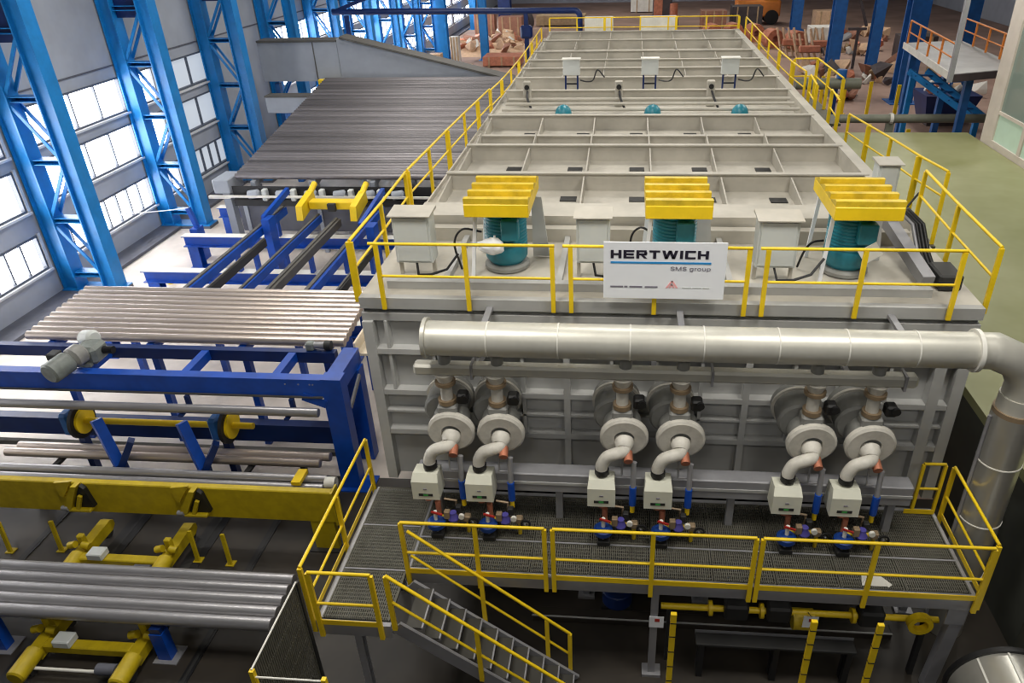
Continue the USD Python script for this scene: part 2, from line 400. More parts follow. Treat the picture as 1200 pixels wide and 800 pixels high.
for a, b in zip([14.4] + BY[:-1], BY):
    if a in (22.03, 25.6): continue
    for x in (-4.0 + 1.52 * np.arange(7)):
        if x < FX1 - 0.6 and x > FX0 + 0.4:
            fu.part('roof_rib', hull([(x - 0.015, a + 0.1, RZ), (x + 0.015, a + 0.1, RZ), (x - 0.015, b - 0.1, RZ), (x + 0.015, b - 0.1, RZ), (x - 0.015, b - 0.1, RZ + 0.36), (x + 0.015, b - 0.1, RZ + 0.36), (x - 0.015, a + 0.1, RZ + 0.18), (x + 0.015, a + 0.1, RZ + 0.18)]), 'roof')
for y in (23.3, 24.1, 24.8):
    fu.part('pipe', tube([(FX0 + 0.5, y, RZ + 0.28), (FX1 - 0.5, y, RZ + 0.28)], 0.05, 8), 'roof', smooth=40)
fu.part('edge_strip', box(FX0 + 0.06, FX0 + 0.1, 14.4, 40.4, RZ, RZ + 0.1), 'roof')
for y in [14.4] + BY[:-1]:
    fu.part('edge_plate', hull([(x, yy, zz) for x in (FX0 + 0.35, FX0 + 0.38) for yy, zz in ((y, RZ), (y, RZ + 0.42), (y + 0.9, RZ))]), 'roof')
for s, x in ((1, FX1 - 0.32),):
    fu.part('edge_channel', extrude(usec(0.26, 0.4, 0.03, s), (x, 15.7, RZ + 0.2), (x, 40.6, RZ + 0.2)), 'roof')
for yy in (15.62, 17.85, 21.2):
    for x in (-2.48 + 1.52 * np.arange(5)):
        fu.part('hatch', box(x - 0.5, x - 0.14, yy, yy + 0.3, RZ, RZ + 0.02), 'dark_gap')  # flat dark plates paint the shade inside deep roof openings
fu.part('side_walkway', box(FX1, FX1 + 0.62, 14.5, 24.5, 5.6, 5.66), 'grating')
fu.part('rear_deck', box(FX0, FX1, 41.0, 44.5, 5.95, 6.05), 'roof')
fu.part('deck_rail', box(FX0 + 0.4, FX1 - 0.7, 11.12, 11.28, RZ, RZ + 0.14), 'fascia')
for x in (-3.05, -1.1, 1.75):
    fu.part('deck_stringer', box(x - 0.05, x + 0.05, 11.3, 13.3, RZ, RZ + 0.12), 'fascia')

# ------------------------------------------------------------------ railings
def railing(name, label, cat, group, posts, rails, toe=None, mat='yellow', pw=0.07, pd=0.05, rr=0.027):
    b0 = posts[0][0]
    t = Thing(name, label, cat, (b0[0], b0[1], b0[2]), group)
    for (b, e, *w) in posts:
        t.part('post', bar(b, e, w[0] if w else pw, pd, up=(0, 1, 0)), mat)
    for k, pts in enumerate(rails):
        t.part('top_rail' if k == 0 else 'mid_rail', tube(pts, rr if k == 0 else rr * 0.85, 8), mat, smooth=50)
    if toe is not None:
        for q in toe: t.part('toe_board', bar(q[0], q[1], 0.015, 0.1), mat)
    return t
G = 'yellow guard railings'
# roof front, hung on the fascia
yr = 10.7
def roof_rail(xs, label):
    railing('guard_railing', label, 'railing', G, [((x, yr, 5.98), (x, yr, 7.12)) for x in xs],
            [[(xs[0] - 0.12, yr, 7.14), (xs[-1] + 0.04, yr, 7.14)], [(xs[0], yr, 6.58), (xs[-1], yr, 6.58)]])
roof_rail((-3.96, -2.53, -1.14), 'yellow guard railing on the roof front, before the motor with the white bag')
roof_rail((-0.85, 0.48, 1.9), 'yellow guard railing on the roof front, behind the white name sign')
roof_rail((2.18, 3.62, 5.05), 'yellow guard railing on the roof front, before the motor beside the olive roof')
def side_rail(x, pts, label, thick=(), bottom=5.98):
    posts = []
    n = len(pts)
    for i, (y, z) in enumerate(pts):
        posts.append(((x, y, bottom), (x, y, z - 0.02), 0.12 if i in thick else 0.07))
    top = [(x, y, z) for y, z in pts]; mid = [(x, y, z - 0.5) for y, z in pts]
    railing('guard_railing', label, 'railing', G, posts, [top, mid])
xl, xr = FX0 - 0.07, FX1 + 0.07
side_rail(xl, [(10.95, 7.08), (12.7, 7.1), (14.4, 7.15)], 'yellow railing on the roof edge beside the blue conveyor, section from the front corner', (0,))
side_rail(xl, [(14.55, 7.16), (16.4, 7.1), (18.3, 7.05), (20.4, 6.98), (22.4, 6.9), (24.5, 6.82)], 'yellow railing on the roof edge beside the dark log table, middle section', (0, 2, 4))
side_rail(xl, [(24.7, 6.75), (27, 6.65), (29.3, 6.6), (31.5, 6.58), (33.8, 6.6), (36, 6.65), (38, 6.7), (40.2, 6.75)], 'yellow railing on the roof edge beside the grey chute, rear section', (1, 3, 5), bottom=5.9)
side_rail(xr, [(10.95, 7.1), (12.7, 7.16), (14.4, 7.24)], 'yellow railing on the roof edge above the olive roof, section from the front corner', ())
side_rail(xr + 0.5, [(14.6, 7.16), (16.2, 7.02), (18.1, 6.9), (19.9, 6.76), (21.8, 6.62)], 'sloping yellow railing on the walkway along the roof edge, above the olive roof', (1, 3), bottom=5.67)
side_rail(xr, [(25.6, 7.1), (28, 7.02), (30.5, 7.0), (33, 7.02), (35.5, 7.05), (38, 7.1), (40.2, 7.14)], 'yellow railing on the roof edge behind the side landing, rear section', (2, 4))
xs = (-4.1, -2.7, -1.3, -0.95, 0.5, 1.9, 2.3, 3.8, 5.4)
railing('guard_railing', 'yellow railing across the far end of the furnace roof', 'railing', G,
        [((x, 40.68, 6.154), (x, 40.68, 7.12), 0.12 if i in (2, 6, 8) else 0.07) for i, x in enumerate(xs)],
        [[(xs[0], 40.68, 7.14), (xs[-1], 40.68, 7.14)], [(xs[0], 40.68, 6.68), (xs[-1], 40.68, 6.68)]])
# side landing with its railing
sl = Thing('side_landing', 'grey side landing plate bolted to the furnace edge under its yellow railing', 'landing', (6.2, 26, 5.7))
sl.part('deck', box(5.62, 6.75, 24.6, 28.5, 5.6, 5.68), 'grating')
sl.part('bracket', box(5.62, 6.7, 26.4, 26.5, 5.3, 5.6), 'yellow')
Q = [(5.84, 28.4), (6.65, 28.4), (6.65, 26.6), (6.65, 24.7)]
railing('landing_railing', 'boxy yellow railing of the side landing beside the furnace roof', 'railing', G, [((x, y, 5.69), (x, y, 7.02), 0.1) for x, y in Q],
        [[(x, y, 7.05) for x, y in Q], [(x, y, 6.45) for x, y in Q]])
for n_, (y, z1) in enumerate(((24.2, 6.95), (22.9, 6.75))):
    railing('landing_railing', ['short yellow railing between the side landing and the roof edge', 'short yellow railing at the foot of the side landing'][n_], 'railing', G,
            [((5.75 + 0.4 * n_, y, 5.67), (5.75 + 0.4 * n_, y, z1 - 0.02), 0.1), ((5.75 + 0.4 * n_, y + 1.0, 5.69), (5.75 + 0.4 * n_, y + 1.0, z1 + 0.1), 0.1)],
            [[(5.75 + 0.4 * n_, y, z1), (5.75 + 0.4 * n_, y + 1.0, z1 + 0.12)], [(5.75 + 0.4 * n_, y, z1 - 0.5), (5.75 + 0.4 * n_, y + 1.0, z1 - 0.4)]])

RS = RZ + 0.004
# ------------------------------------------------------------------ circulation fans with yellow covers
def fan(x, label):
    y = 12.15; z = RS + 0.12
    t = Thing('circulation_fan', label, 'motor', (x, y, z), 'teal fan motors under yellow covers')
    t.part('housing', lathe([(0, -0.1), (0.4, -0.1), (0.4, -0.04), (0.36, 0.0), (0, 0.0)], (x, y, z), (0, 0, 1), 28), 'drum', smooth=40)
    prof = [(0, 0.0), (0.3, 0.0), (0.37, 0.1), (0.38, 0.3), (0.36, 0.33)]
    for k in range(9): prof += [(0.355, 0.36 + k * 0.06), (0.375, 0.37 + k * 0.06), (0.375, 0.39 + k * 0.06), (0.355, 0.4 + k * 0.06)]
    prof += [(0.38, 0.93), (0.38, 1.0), (0.3, 1.06), (0, 1.06)]
    t.part('motor', lathe(prof, (x, y, z), (0, 0, 1), 28), 'teal', smooth=40)
    t.part('support_plate', hull([(x + 0.42, y + q, zz) for q in (0.4, 0.44) for zz in (z - 0.1, 7.3)] + [(x + 0.72, y + q, z - 0.1) for q in (0.4, 0.44)] + [(x + 0.6, y + q, 7.3) for q in (0.4, 0.44)]), 'furnace')
    t.part('terminal_box', cbox(x + 0.0, x + 0.3, y - 0.52, y - 0.34, z + 0.55, z + 0.9, 0.02), 'teal')
    for sx in (-1, 1):
        for sy in ((-1, 1) if sx < 0 else (1,)):
            t.part('leg', bar((x + sx * 0.52, y + sy * 0.55, z - 0.105), (x + sx * 0.42, y + sy * 0.5 + 0.08, 7.36), 0.06, 0.04), 'white')
    x0, x1 = x - 0.53, x + 0.53
    cover = t.part('cover', cbox(x0, x1, 11.32, 12.86, 7.36, 7.58, 0.012), 'yellow')
    for k in range(4):
        a = 11.34 + 0.38 * k
        t.part('cover_louvre', hull([(q, a + o, z_) for q in (x0, x1) for o, z_ in ((0.0, 7.58), (0.36, 7.58), (0.0, 7.67), (0.1, 7.67), (0.36, 7.59))]), 'yellow_worn', parent=cover)
    return t
f0 = fan(-2.1, 'teal fan motor with a white bag on its side, under a ridged yellow cover')
f0.copy((0.84, 12.15, RS + 0.12), 'teal fan motor under a ridged yellow cover, directly behind the name sign')
f0.copy((3.77, 12.15, RS + 0.12), 'teal fan motor under a ridged yellow cover, nearest the olive roof')
bag = Thing('plastic_bag', 'crumpled white plastic bag tied to the teal fan motor', 'bag', (-2.25, 11.6, 6.75))
s = trimesh.creation.icosphere(subdivisions=3, radius=1.0)
v = np.array(s.vertices); import meshkit
v *= (1 + 0.35 * (meshkit.fbm(v * 2.2 + 5, 3)[:, None] - 0.5))
v *= np.array([0.17, 0.11, 0.16]); v[:, 0] -= 0.12 * np.clip(-v[:, 0] / 0.17, 0, 1) ** 3
bag.part('bag_body', (v + np.array([-2.22, 11.6, 6.74]), np.array(s.faces)), 'white', smooth=True)
bag.part('tie', tube([(-2.22, 11.62, 6.86), (-2.2, 11.63, 6.93)], 0.02, 6), 'white')
pl = Thing('name_plate', 'pale tilted plate on the terminal box of the motor beside the olive roof', 'plate', (3.95, 11.58, 6.8))
pl.part('plate', bar((3.86, 11.6, 6.62), (4.12, 11.6, 6.8), 0.02, 0.26, up=(0, 0, 1)), 'pale')
pl.part('clip', box(3.94, 4.04, 11.6, 11.63, 6.68, 6.76), 'galv')

# roof cabinets
def cabinet(x0, x1, y, z0, z1, label, legs=True):
    t = Thing('switch_cabinet', label, 'cabinet', ((x0 + x1) / 2, y, RS), 'grey cabinets on the furnace roof')
    t.part('body', cbox(x0, x1, y, y + 0.35, z0, z1, 0.01), 'box_grey')
    t.part('door', cbox(x0 + 0.04, x1 - 0.04, y - 0.025, y, z0 + 0.04, z1 - 0.04, 0.008), 'box_grey')
    t.part('hood', hull([(x0 - 0.04, y - 0.1, z1), (x1 + 0.04, y - 0.1, z1), (x0 - 0.04, y + 0.4, z1 + 0.05), (x1 + 0.04, y + 0.4, z1 + 0.05), (x0 - 0.04, y + 0.4, z1), (x1 + 0.04, y + 0.4, z1), (x0 - 0.04, y - 0.1, z1 + 0.02), (x1 + 0.04, y - 0.1, z1 + 0.02)]), 'roof')
    for x in (x0 + 0.03, x1 - 0.03):
        t.part('leg', box(x - 0.03, x + 0.03, y + 0.12, y + 0.18, RS, z0), 'roof')
    xm = (x0 + x1) / 2
    t.part('cable', tube([(xm, y + 0.1, z0), (xm + 0.05, y - 0.05, z0 - 0.2), (xm + 0.3, y - 0.15, RS + 0.12), (x1 + 0.25, y - 0.1, RS + 0.2), (x1 + 0.45, y, RS + 0.45)], 0.022, 6), 'cable', smooth=60)
    return t
cabinet(-3.95, -3.3, 11.6, 6.42, 7.28, 'grey cabinet with black cable at the front corner of the roof, beside the conveyor')
cabinet(-0.82, -0.26, 11.6, 6.46, 7.28, 'grey cabinet on thin legs between the first two yellow covers, beside the name sign')
cabinet(2.16, 2.82, 11.6, 6.42, 7.26, 'grey cabinet beside the yellow cover nearest the olive roof')
cb = cabinet(5.0, 5.42, 15.0, 6.38, 7.18, 'tall narrow pale cabinet on the roof edge behind the last yellow cover')
# hose and hydraulic hoses at the front corner
ho = Thing('hose_bundle', 'thick black hose bundle curving over the roof behind the last yellow cover', 'hose', (4.9, 13.0, RS))
for k in range(4):
    o = 0.06 * k
    ho.part('hose', tube([(4.5 + o, 12.9, 6.9), (4.75 + o, 12.9, 7.0), (4.98 + o, 12.7, 6.8), (5.05 + o, 12.4, 6.4), (5.08 + o, 12.0, RS + 0.03)], 0.035, 7), 'galv' if k == 0 else 'cable', smooth=60)
du = Thing('sloping_duct', 'bare steel duct sloping down to the front corner of the roof', 'duct', (4.9, 11.6, RS))
du.part('duct_body', bar((4.75, 13.2, RS + 0.5), (4.92, 11.42, RS + 0.14), 0.2, 0.2), 'galv')
du.part('foot_block', cbox(5.08, 5.45, 11.35, 11.95, RS, RS + 0.28, 0.03), 'dark_gap')
def cable(pts, label, r=0.02):
    t = Thing('cable', label, 'cable', pts[0], 'black cables on the roof'); t.part('cable_run', tube(pts, r, 6), 'cable', smooth=60)
def curve(ps, n=6):
    ps = np.array(ps, float); out = []
    P = np.vstack([2 * ps[0] - ps[1], ps, 2 * ps[-1] - ps[-2]])
    for i in range(1, len(P) - 2):
        for t in np.linspace(0, 1, n, endpoint=False):
            a, b, c, d = P[i - 1], P[i], P[i + 1], P[i + 2]
            out.append(0.5 * (2 * b + (c - a) * t + (2 * a - 5 * b + 4 * c - d) * t ** 2 + (3 * b - a - 3 * c + d) * t ** 3))
    out.append(ps[-1]); return out
cable(curve([(-2.88, 11.9, RS + 0.03), (-2.95, 11.8, 6.7), (-2.8, 11.85, 6.95), (-2.5, 12.0, 6.85)]), 'black cable looping from the corner cabinet to the motor with the bag')
cable(curve([(3.0, 12.2, RS + 0.03), (3.05, 12.1, 6.5), (3.15, 12.05, 6.7), (3.35, 12.1, 6.72)]), 'black cable rising to the motor nearest the olive roof')
cable(curve([(0.1, 12.3, RS + 0.02), (0.1, 12.2, 6.7), (0.25, 12.15, 6.9), (0.42, 12.1, 6.85)]), 'black cable rising to the motor behind the name sign')
# small far fans, cabinets and posts
d0 = Thing('fan_motor', 'small teal domed motor far back on the roof, in line with the bagged motor', 'motor', (-1.97, 23.0, RS), 'small teal domed motors far back on the roof')
d0.part('dome', lathe([(0, 0.02), (0.26, 0.02), (0.26, 0.22), (0.22, 0.36), (0.13, 0.46), (0, 0.5)], (-1.97, 23.0, RS), (0, 0, 1), 20), 'teal', smooth=50)
d0.part('flange', cyl((-1.97, 23.0, RS), (-1.97, 23.0, RS + 0.03), 0.33), 'roof', smooth=40)
d0.copy((0.73, 23.0, RS), 'small teal domed motor far back on the roof, in line with the name sign')
d0.copy((3.32, 23.0, RS), 'small teal domed motor far back on the roof, nearest the side landing')
c0 = Thing('junction_cabinet', 'small pale cabinet on a cable stand far back on the roof, nearest the conveyor side', 'cabinet', (-2.0, 27.1, RS), 'small pale cabinets far back on the roof')
c0.part('body', cbox(-2.3, -1.72, 27.0, 27.25, 6.78, 7.3, 0.01), 'box_grey')
c0.part('hood', box(-2.33, -1.69, 26.95, 27.3, 7.3, 7.33), 'pale')
for x in (-2.22, -1.8): c0.part('leg', box(x - 0.03, x + 0.03, 27.1, 27.16, RS, 6.78), 'blue_dark')
c0.part('crossbar', box(-2.19, -1.83, 27.11, 27.15, 6.45, 6.5), 'cable')
c0.part('cable', tube(curve([(-1.7, 27.1, 6.6), (-1.45, 27.05, 6.56), (-1.25, 27.05, 6.62), (-1.1, 27.05, 6.95), (-0.85, 27.05, 6.7)]), 0.025, 6), 'cable', smooth=60)
c0.copy((0.72, 27.1, RS), 'small pale cabinet on a cable stand far back on the roof, middle one of three')
c0.copy((3.45, 27.1, RS), 'small pale cabinet on a cable stand far back on the roof, nearest the side landing')
p0 = Thing('valve_stand', 'short pale valve stand with dark hose far back on the roof, nearest the conveyor side', 'valve', (-3.3, 24.9, RS), 'short pale valve stands far back on the roof')
p0.part('stand_body', cbox(-3.45, -3.2, 24.95, 25.15, RS, 6.95, 0.02), 'roof')
p0.part('handwheel', lathe([(0, 0), (0.08, 0), (0.08, 0.04), (0, 0.04)], (-3.32, 24.95, 6.78), (0, -1, 0), 12), 'cable')
p0.part('hose', tube(curve([(-3.3, 24.9, 6.65), (-3.25, 24.5, 6.5), (-3.1, 24.3, RS + 0.03)]), 0.04, 6), 'cable', smooth=60)
p0.copy((-0.3, 24.9, RS), 'short pale valve stand with dark hose far back on the roof, middle one of three')
p0.copy((2.65, 24.9, RS), 'short pale valve stand with dark hose far back on the roof, nearest the side landing')
for x0, x1, lab in ((-2.4, -0.9, 'pale panel cabinet behind the far roof railing, beside the blue pipe bend'), (0.5, 2.4, 'pale panel cabinet behind the far roof railing, in front of the dark machine')):
    t = Thing('panel_cabinet', lab, 'cabinet', (x0, 42, 6.05))
    t.part('body', cbox(x0, x1, 42, 42.6, 6.054, 7.0, 0.02), 'pale')
    for k in (0, 1): t.part('door', box(x0 + 0.06 + k * (x1 - x0) / 2, x0 + (k + 1) * (x1 - x0) / 2 - 0.06, 41.97, 42.0, 6.12, 6.94), 'pale')

# ------------------------------------------------------------------ name sign
sg = Thing('name_sign', 'white company name sign hung on the yellow roof railing', 'sign', (0.6, 10.6, 6.3))
sy0 = 10.63
sg.part('board', bar((-0.33, sy0, 6.775), (1.55, sy0, 6.775), 0.02, 0.95, up=(0, 0, 1)), 'white')
FACE = sy0 - 0.012
def stroke(x0, x1, z0, z1): return box(x0, x1, FACE - 0.004, FACE + 0.002, z0, z1)
def slant(a, b, w): return bar((a[0], FACE - 0.001, a[1]), (b[0], FACE - 0.001, b[1]), 0.006, w, up=(0, 1, 0)) if False else hull([(a[0] - w / 2, FACE - 0.004, a[1]), (a[0] + w / 2, FACE - 0.004, a[1]), (b[0] - w / 2, FACE - 0.004, b[1]), (b[0] + w / 2, FACE - 0.004, b[1]), (a[0] - w / 2, FACE + 0.002, a[1]), (a[0] + w / 2, FACE + 0.002, a[1]), (b[0] - w / 2, FACE + 0.002, b[1]), (b[0] + w / 2, FACE + 0.002, b[1])])
def glyph(ch, x, z, w, h, tx=0.045, tz=0.03):
    if ch == 'H': return [stroke(x, x + tx, z, z + h), stroke(x + w - tx, x + w, z, z + h), stroke(x + tx, x + w - tx, z + h / 2 - tz / 2, z + h / 2 + tz / 2)]
    if ch == 'E': return [stroke(x, x + tx, z, z + h), stroke(x + tx, x + w, z, z + tz), stroke(x + tx, x + w * 0.95, z + h / 2 - tz / 2, z + h / 2 + tz / 2), stroke(x + tx, x + w, z + h - tz, z + h)]
    if ch == 'R': return [stroke(x, x + tx, z, z + h), stroke(x + w - tx, x + w, z + h * 0.52, z + h - tz), stroke(x + tx, x + w - 0.01, z + h - tz, z + h), stroke(x + tx, x + w - 0.01, z + h * 0.4, z + h * 0.4 + tz), slant((x + w * 0.55, z + h * 0.4), (x + w - tx / 2, z), tx)]
    if ch == 'T': return [stroke(x, x + w, z + h - tz, z + h), stroke(x + w / 2 - tx / 2, x + w / 2 + tx / 2, z, z + h - tz)]
    if ch == 'W': return [slant((x + tx / 2, z + h), (x + w * 0.27, z), tx), slant((x + w * 0.27, z), (x + w * 0.5, z + h), tx), slant((x + w * 0.5, z + h), (x + w * 0.73, z), tx), slant((x + w * 0.73, z), (x + w - tx / 2, z + h), tx)]
    if ch == 'I': return [stroke(x, x + tx, z, z + h)]
    if ch == 'C': return [stroke(x, x + tx, z, z + h), stroke(x + tx, x + w, z, z + tz), stroke(x + tx, x + w, z + h - tz, z + h)]
xx = -0.22
for ch, w in zip('HERTWICH', (0.165, 0.165, 0.165, 0.165, 0.24, 0.045, 0.16, 0.165)):
    sg.part('letter', join(*glyph(ch, xx, 6.985, w, 0.135)), 'ink'); xx += w + 0.032
sg.part('underline', stroke(-0.22, 1.32, 6.9, 6.93), 'sign_blue')
tm = meshkit.text_mesh('SMS group', 0.062, 0.004)
tv = np.array(tm.vertices); sc = 0.62 / tv[:, 0].max()
sg.part('lettering', (np.c_[tv[:, 0] * sc + 0.7, FACE - 0.004 + 0.0 * tv[:, 0] + (0.004 - tv[:, 2]), tv[:, 1] + 6.79], np.array(tm.faces)), 'ink_grey')
sg.part('emblem', join(slant((0.66, 6.49), (0.74, 6.61), 0.035), slant((0.82, 6.49), (0.74, 6.61), 0.035), slant((0.71, 6.49), (0.74, 6.55), 0.03), slant((0.77, 6.49), (0.74, 6.55), 0.03)), 'sign_red')
sg.part('small_print', join(*[stroke(a, b, 6.49, 6.515) for a, b in ((-0.22, -0.02), (0.0, 0.05), (0.08, 0.28), (0.32, 0.52))]), 'ink_grey')
sg.part('small_print', join(*[stroke(a, b, 6.49, 6.505) for a, b in ((0.9, 1.04), (1.06, 1.2), (1.22, 1.32))]), 'box_grey')
for x in (-0.2, 1.4): sg.part('hook', tube([(x, sy0 + 0.01, 7.19), (x, sy0 + 0.03, 7.19)], 0.012, 6), 'galv')

# ------------------------------------------------------------------ flue pipe along the front, with its elbow and down duct
fp = Thing('flue_pipe', 'large silver clad flue pipe running along the furnace front and bending down', 'pipe', (0.9, 9.9, 5.9))
PZ, PY, PR = 5.9, 9.9, 0.275
fp.part('pipe_shell', lathe([(0, 0), (PR, 0), (PR, 8.45), (0, 8.45)], (-3.08, PY, PZ), (1, 0, 0), 36), 'silver', smooth=40)
fp.part('end_flange', ring((-3.1, PY, PZ), (-3.04, PY, PZ), 0.1, PR + 0.05, 32), 'silver', smooth=40)
fp.part('end_disc', cyl((-3.1, PY, PZ), (-3.07, PY, PZ), 0.24), 'drum', smooth=40)
for x in (-2.1, -1.0, 0.1, 1.2, 2.3, 3.3, 4.3): fp.part('seam_band', ring((x, PY, PZ), (x + 0.02, PY, PZ), PR - 0.01, PR + 0.008, 32), 'pale', smooth=40)
fp.part('joint_flange', ring((5.14, PY, PZ), (5.2, PY, PZ), PR - 0.01, PR + 0.05, 36), 'pale', smooth=40)
fp.part('elbow', tube([(5.37, PY, PZ), (5.45, PY, PZ), (5.85, PY, 5.72), (6.03, PY, 5.4), (6.03, PY, 5.15)], PR, 36), 'silver', smooth=30)
fp.part('sleeve', cyl((6.03, PY, 4.85), (6.03, PY, 5.15), PR + 0.02, 36), 'silver', smooth=40)
fp.part('clamp_ring', ring((6.03, PY, 4.82), (6.03, PY, 4.9), PR, PR + 0.05, 36), 'brass', smooth=40)
fp.part('down_duct', cyl((6.03, PY, 0.02), (6.03, PY, 4.82), PR + 0.05, 36), 'shiny', smooth=40)
for z in (3.9, 2.7, 1.5): fp.part('seam_band', ring((6.03, PY, z), (6.03, PY, z + 0.02), PR + 0.04, PR + 0.06, 36), 'pale', smooth=40)
fp.part('conduit', tube([(5.68, PY, 0.05), (5.68, PY, 4.75)], 0.03, 8), 'galv', smooth=50)
for x in (-2.2, 0.9, 4.2): fp.part('hanger', box(x - 0.05, x + 0.05, 10.12, 10.755, 5.97, 6.03), 'galv')
hd = Thing('air_header', 'long narrow silver air duct under the big flue pipe', 'duct', (0.6, 10.0, 5.3))
hd.part('duct_body', cbox(-3.36, 4.5, 9.88, 10.1, 5.2, 5.4, 0.04), 'silver')
for x in (-2.4, 1.4, 4.3): hd.part('joint', box(x - 0.02, x + 0.02, 9.85, 10.13, 5.17, 5.43), 'galv')
for x in (-2.86, -2.0, 0.05, 0.95, 3.0, 3.92): hd.part('riser', cyl((x, 10.0, 5.4), (x, 10.0, 5.6), 0.1, 14), 'drum', smooth=40)
for x in (-2.3, 0.5, 3.5): hd.part('wall_strut', box(x - 0.04, x + 0.04, 10.1, 10.88, 5.27, 5.33), 'galv')

# ------------------------------------------------------------------ burners
def burner(label):
    x, y0, z = 0.0, 10.6, 4.15
    t = Thing('burner', label, 'burner', (x, y0, z), 'six grey burners on the furnace front')
    t.part('rear_drum', lathe([(0, -0.1), (0.4, -0.1), (0.4, 0.06), (0.37, 0.07), (0.37, 0.42), (0.33, 0.46), (0, 0.46)], (x - 0.12, y0, z + 0.22), (0, -1, -0.1), 30), 'drum', smooth=35)
    t.part('drum_rim', lathe([(0.36, 0.02), (0.415, 0.02), (0.415, 0.07), (0.36, 0.07), (0.36, 0.02)], (x - 0.12, y0, z + 0.22), (0, -1, -0.1), 30), 'burner', smooth=35)
    t.part('burner_body', lathe([(0, 0.4), (0.32, 0.4), (0.32, 0.75), (0, 0.75)], (x - 0.02, y0, z + 0.1), (0.02, -1, -0.1), 24), 'drum', smooth=35)
    t.part('front_disc', lathe([(0, 0.66), (0.38, 0.66), (0.40, 0.68), (0.40, 0.76), (0.36, 0.79), (0.17, 0.79), (0.16, 0.74), (0, 0.74)], (x + 0.01, y0, z + 0.06), (0.02, -1, -0.12), 32), 'burner', smooth=30)
    # nozzle and elbow
    yn = y0 - 0.8
    t.part('nozzle', lathe([(0, 0), (0.16, 0), (0.16, 0.1), (0.12, 0.18), (0, 0.18)], (x + 0.03, yn + 0.08, z - 0.08), (-0.1, -1, -0.45), 18), 'burner', smooth=35)
    el = curve([(x + 0.04, yn + 0.05, z - 0.09), (x + 0.02, yn - 0.12, z - 0.17), (x - 0.1, yn - 0.2, z - 0.17), (x - 0.25, yn - 0.2, z - 0.25), (x - 0.33, yn - 0.2, z - 0.42), (x - 0.33, yn - 0.2, z - 0.57)], 5)
    t.part('elbow', tube(el, 0.105, 14), 'burner', smooth=40)
    t.part('elbow_seal', ring((x - 0.33, yn - 0.2, z - 0.58), (x - 0.33, yn - 0.2, z - 0.48), 0.09, 0.118, 16), 'cable', smooth=40)
    t.part('igniter', cyl((x + 0.09, yn - 0.1, z - 0.2), (x + 0.1, yn - 0.27, z - 0.27), 0.075, 12), 'copper', smooth=40)
    # air pipe up to the header
    t.part('air_pipe', tube([(x - 0.02, 10.0, z + 0.35), (x - 0.02, 10.0, 5.05)], 0.1, 16), 'burner', smooth=40)
    t.part('pipe_flange', cyl((x - 0.02, 10.0, 5.0), (x - 0.02, 10.0, 5.06), 0.17, 18), 'brass', smooth=40)
    t.part('pipe_cone', lathe([(0.12, 0), (0.17, 0.14), (0, 0.14)], (x - 0.02, 10.0, 5.06), (0, 0, 1), 18), 'burner', smooth=40)
    t.part('pipe_flange', cyl((x - 0.02, 10.0, z + 0.48), (x - 0.02, 10.0, z + 0.56), 0.15, 18), 'brass', smooth=40)
    t.part('saddle', cbox(x - 0.18, x + 0.16, 9.86, 10.16, z + 0.3, z + 0.47, 0.03), 'drum')
    t.part('actuator', cbox(x + 0.16, x + 0.34, 9.88, 10.08, z + 0.5, z + 0.7, 0.03), 'cable')
    t.part('actuator_cap', cyl((x + 0.3, 9.88, z + 0.64), (x + 0.3, 9.83, z + 0.64), 0.065, 12), 'cable')
    # gas hose with blue sleeve
    t.part('gas_pipe', tube([(x + 0.2, yn - 0.18, z - 0.34), (x + 0.19, yn - 0.2, z - 0.42), (x + 0.19, yn - 0.24, z - 0.82)], 0.045, 10), 'galv', smooth=50)
    t.part('blue_sleeve', cyl((x + 0.19, yn - 0.24, z - 1.2), (x + 0.19, yn - 0.24, z - 0.82), 0.06, 12), 'blue', smooth=40)
    t.part('yellow_end', cyl((x + 0.19, yn - 0.24, z - 1.36), (x + 0.19, yn - 0.24, z - 1.2), 0.04, 10), 'yellow', smooth=40)
    t.part('bracket', tube([(x + 0.0, yn - 0.16, z - 0.3), (x + 0.0, yn - 0.2, z - 0.62), (x + 0.2, yn - 0.2, z - 0.62)], 0.02, 6), 'galv', smooth=50)
    return t
BX = (-2.86, -2.02, 0.03, 0.95, 3.04, 3.96)
BL = ('end burner beside the blue gantry', 'second burner from the blue gantry', 'third burner from the blue gantry, near the middle', 'fourth burner from the blue gantry, right of the middle', 'fifth burner from the blue gantry', 'end burner beside the silver down duct')
b0 = burner('grey furnace burner, ' + BL[0])
b0.op.Set(Gf.Vec3d(BX[0], 10.6, 4.15))
for x, l in list(zip(BX, BL))[1:]: b0.copy((x, 10.6, 4.15), 'grey furnace burner, ' + l)

sb = Thing('burner_beam', 'long grey box beam under the six burners', 'beam', (0.6, 9.8, 2.3))
sb.part('box_beam', cbox(-3.5, 4.8, 9.75, 10.05, 2.97, 3.37, 0.02), 'galv')
sb.part('cover_strip', box(-3.5, 4.8, 9.735, 9.75, 3.15, 3.2), 'fascia')
for x in (-3.2, -1.05, 1.9, 4.55): sb.part('leg', box(x - 0.06, x + 0.06, 9.84, 9.96, 2.305, 2.97), 'galv')

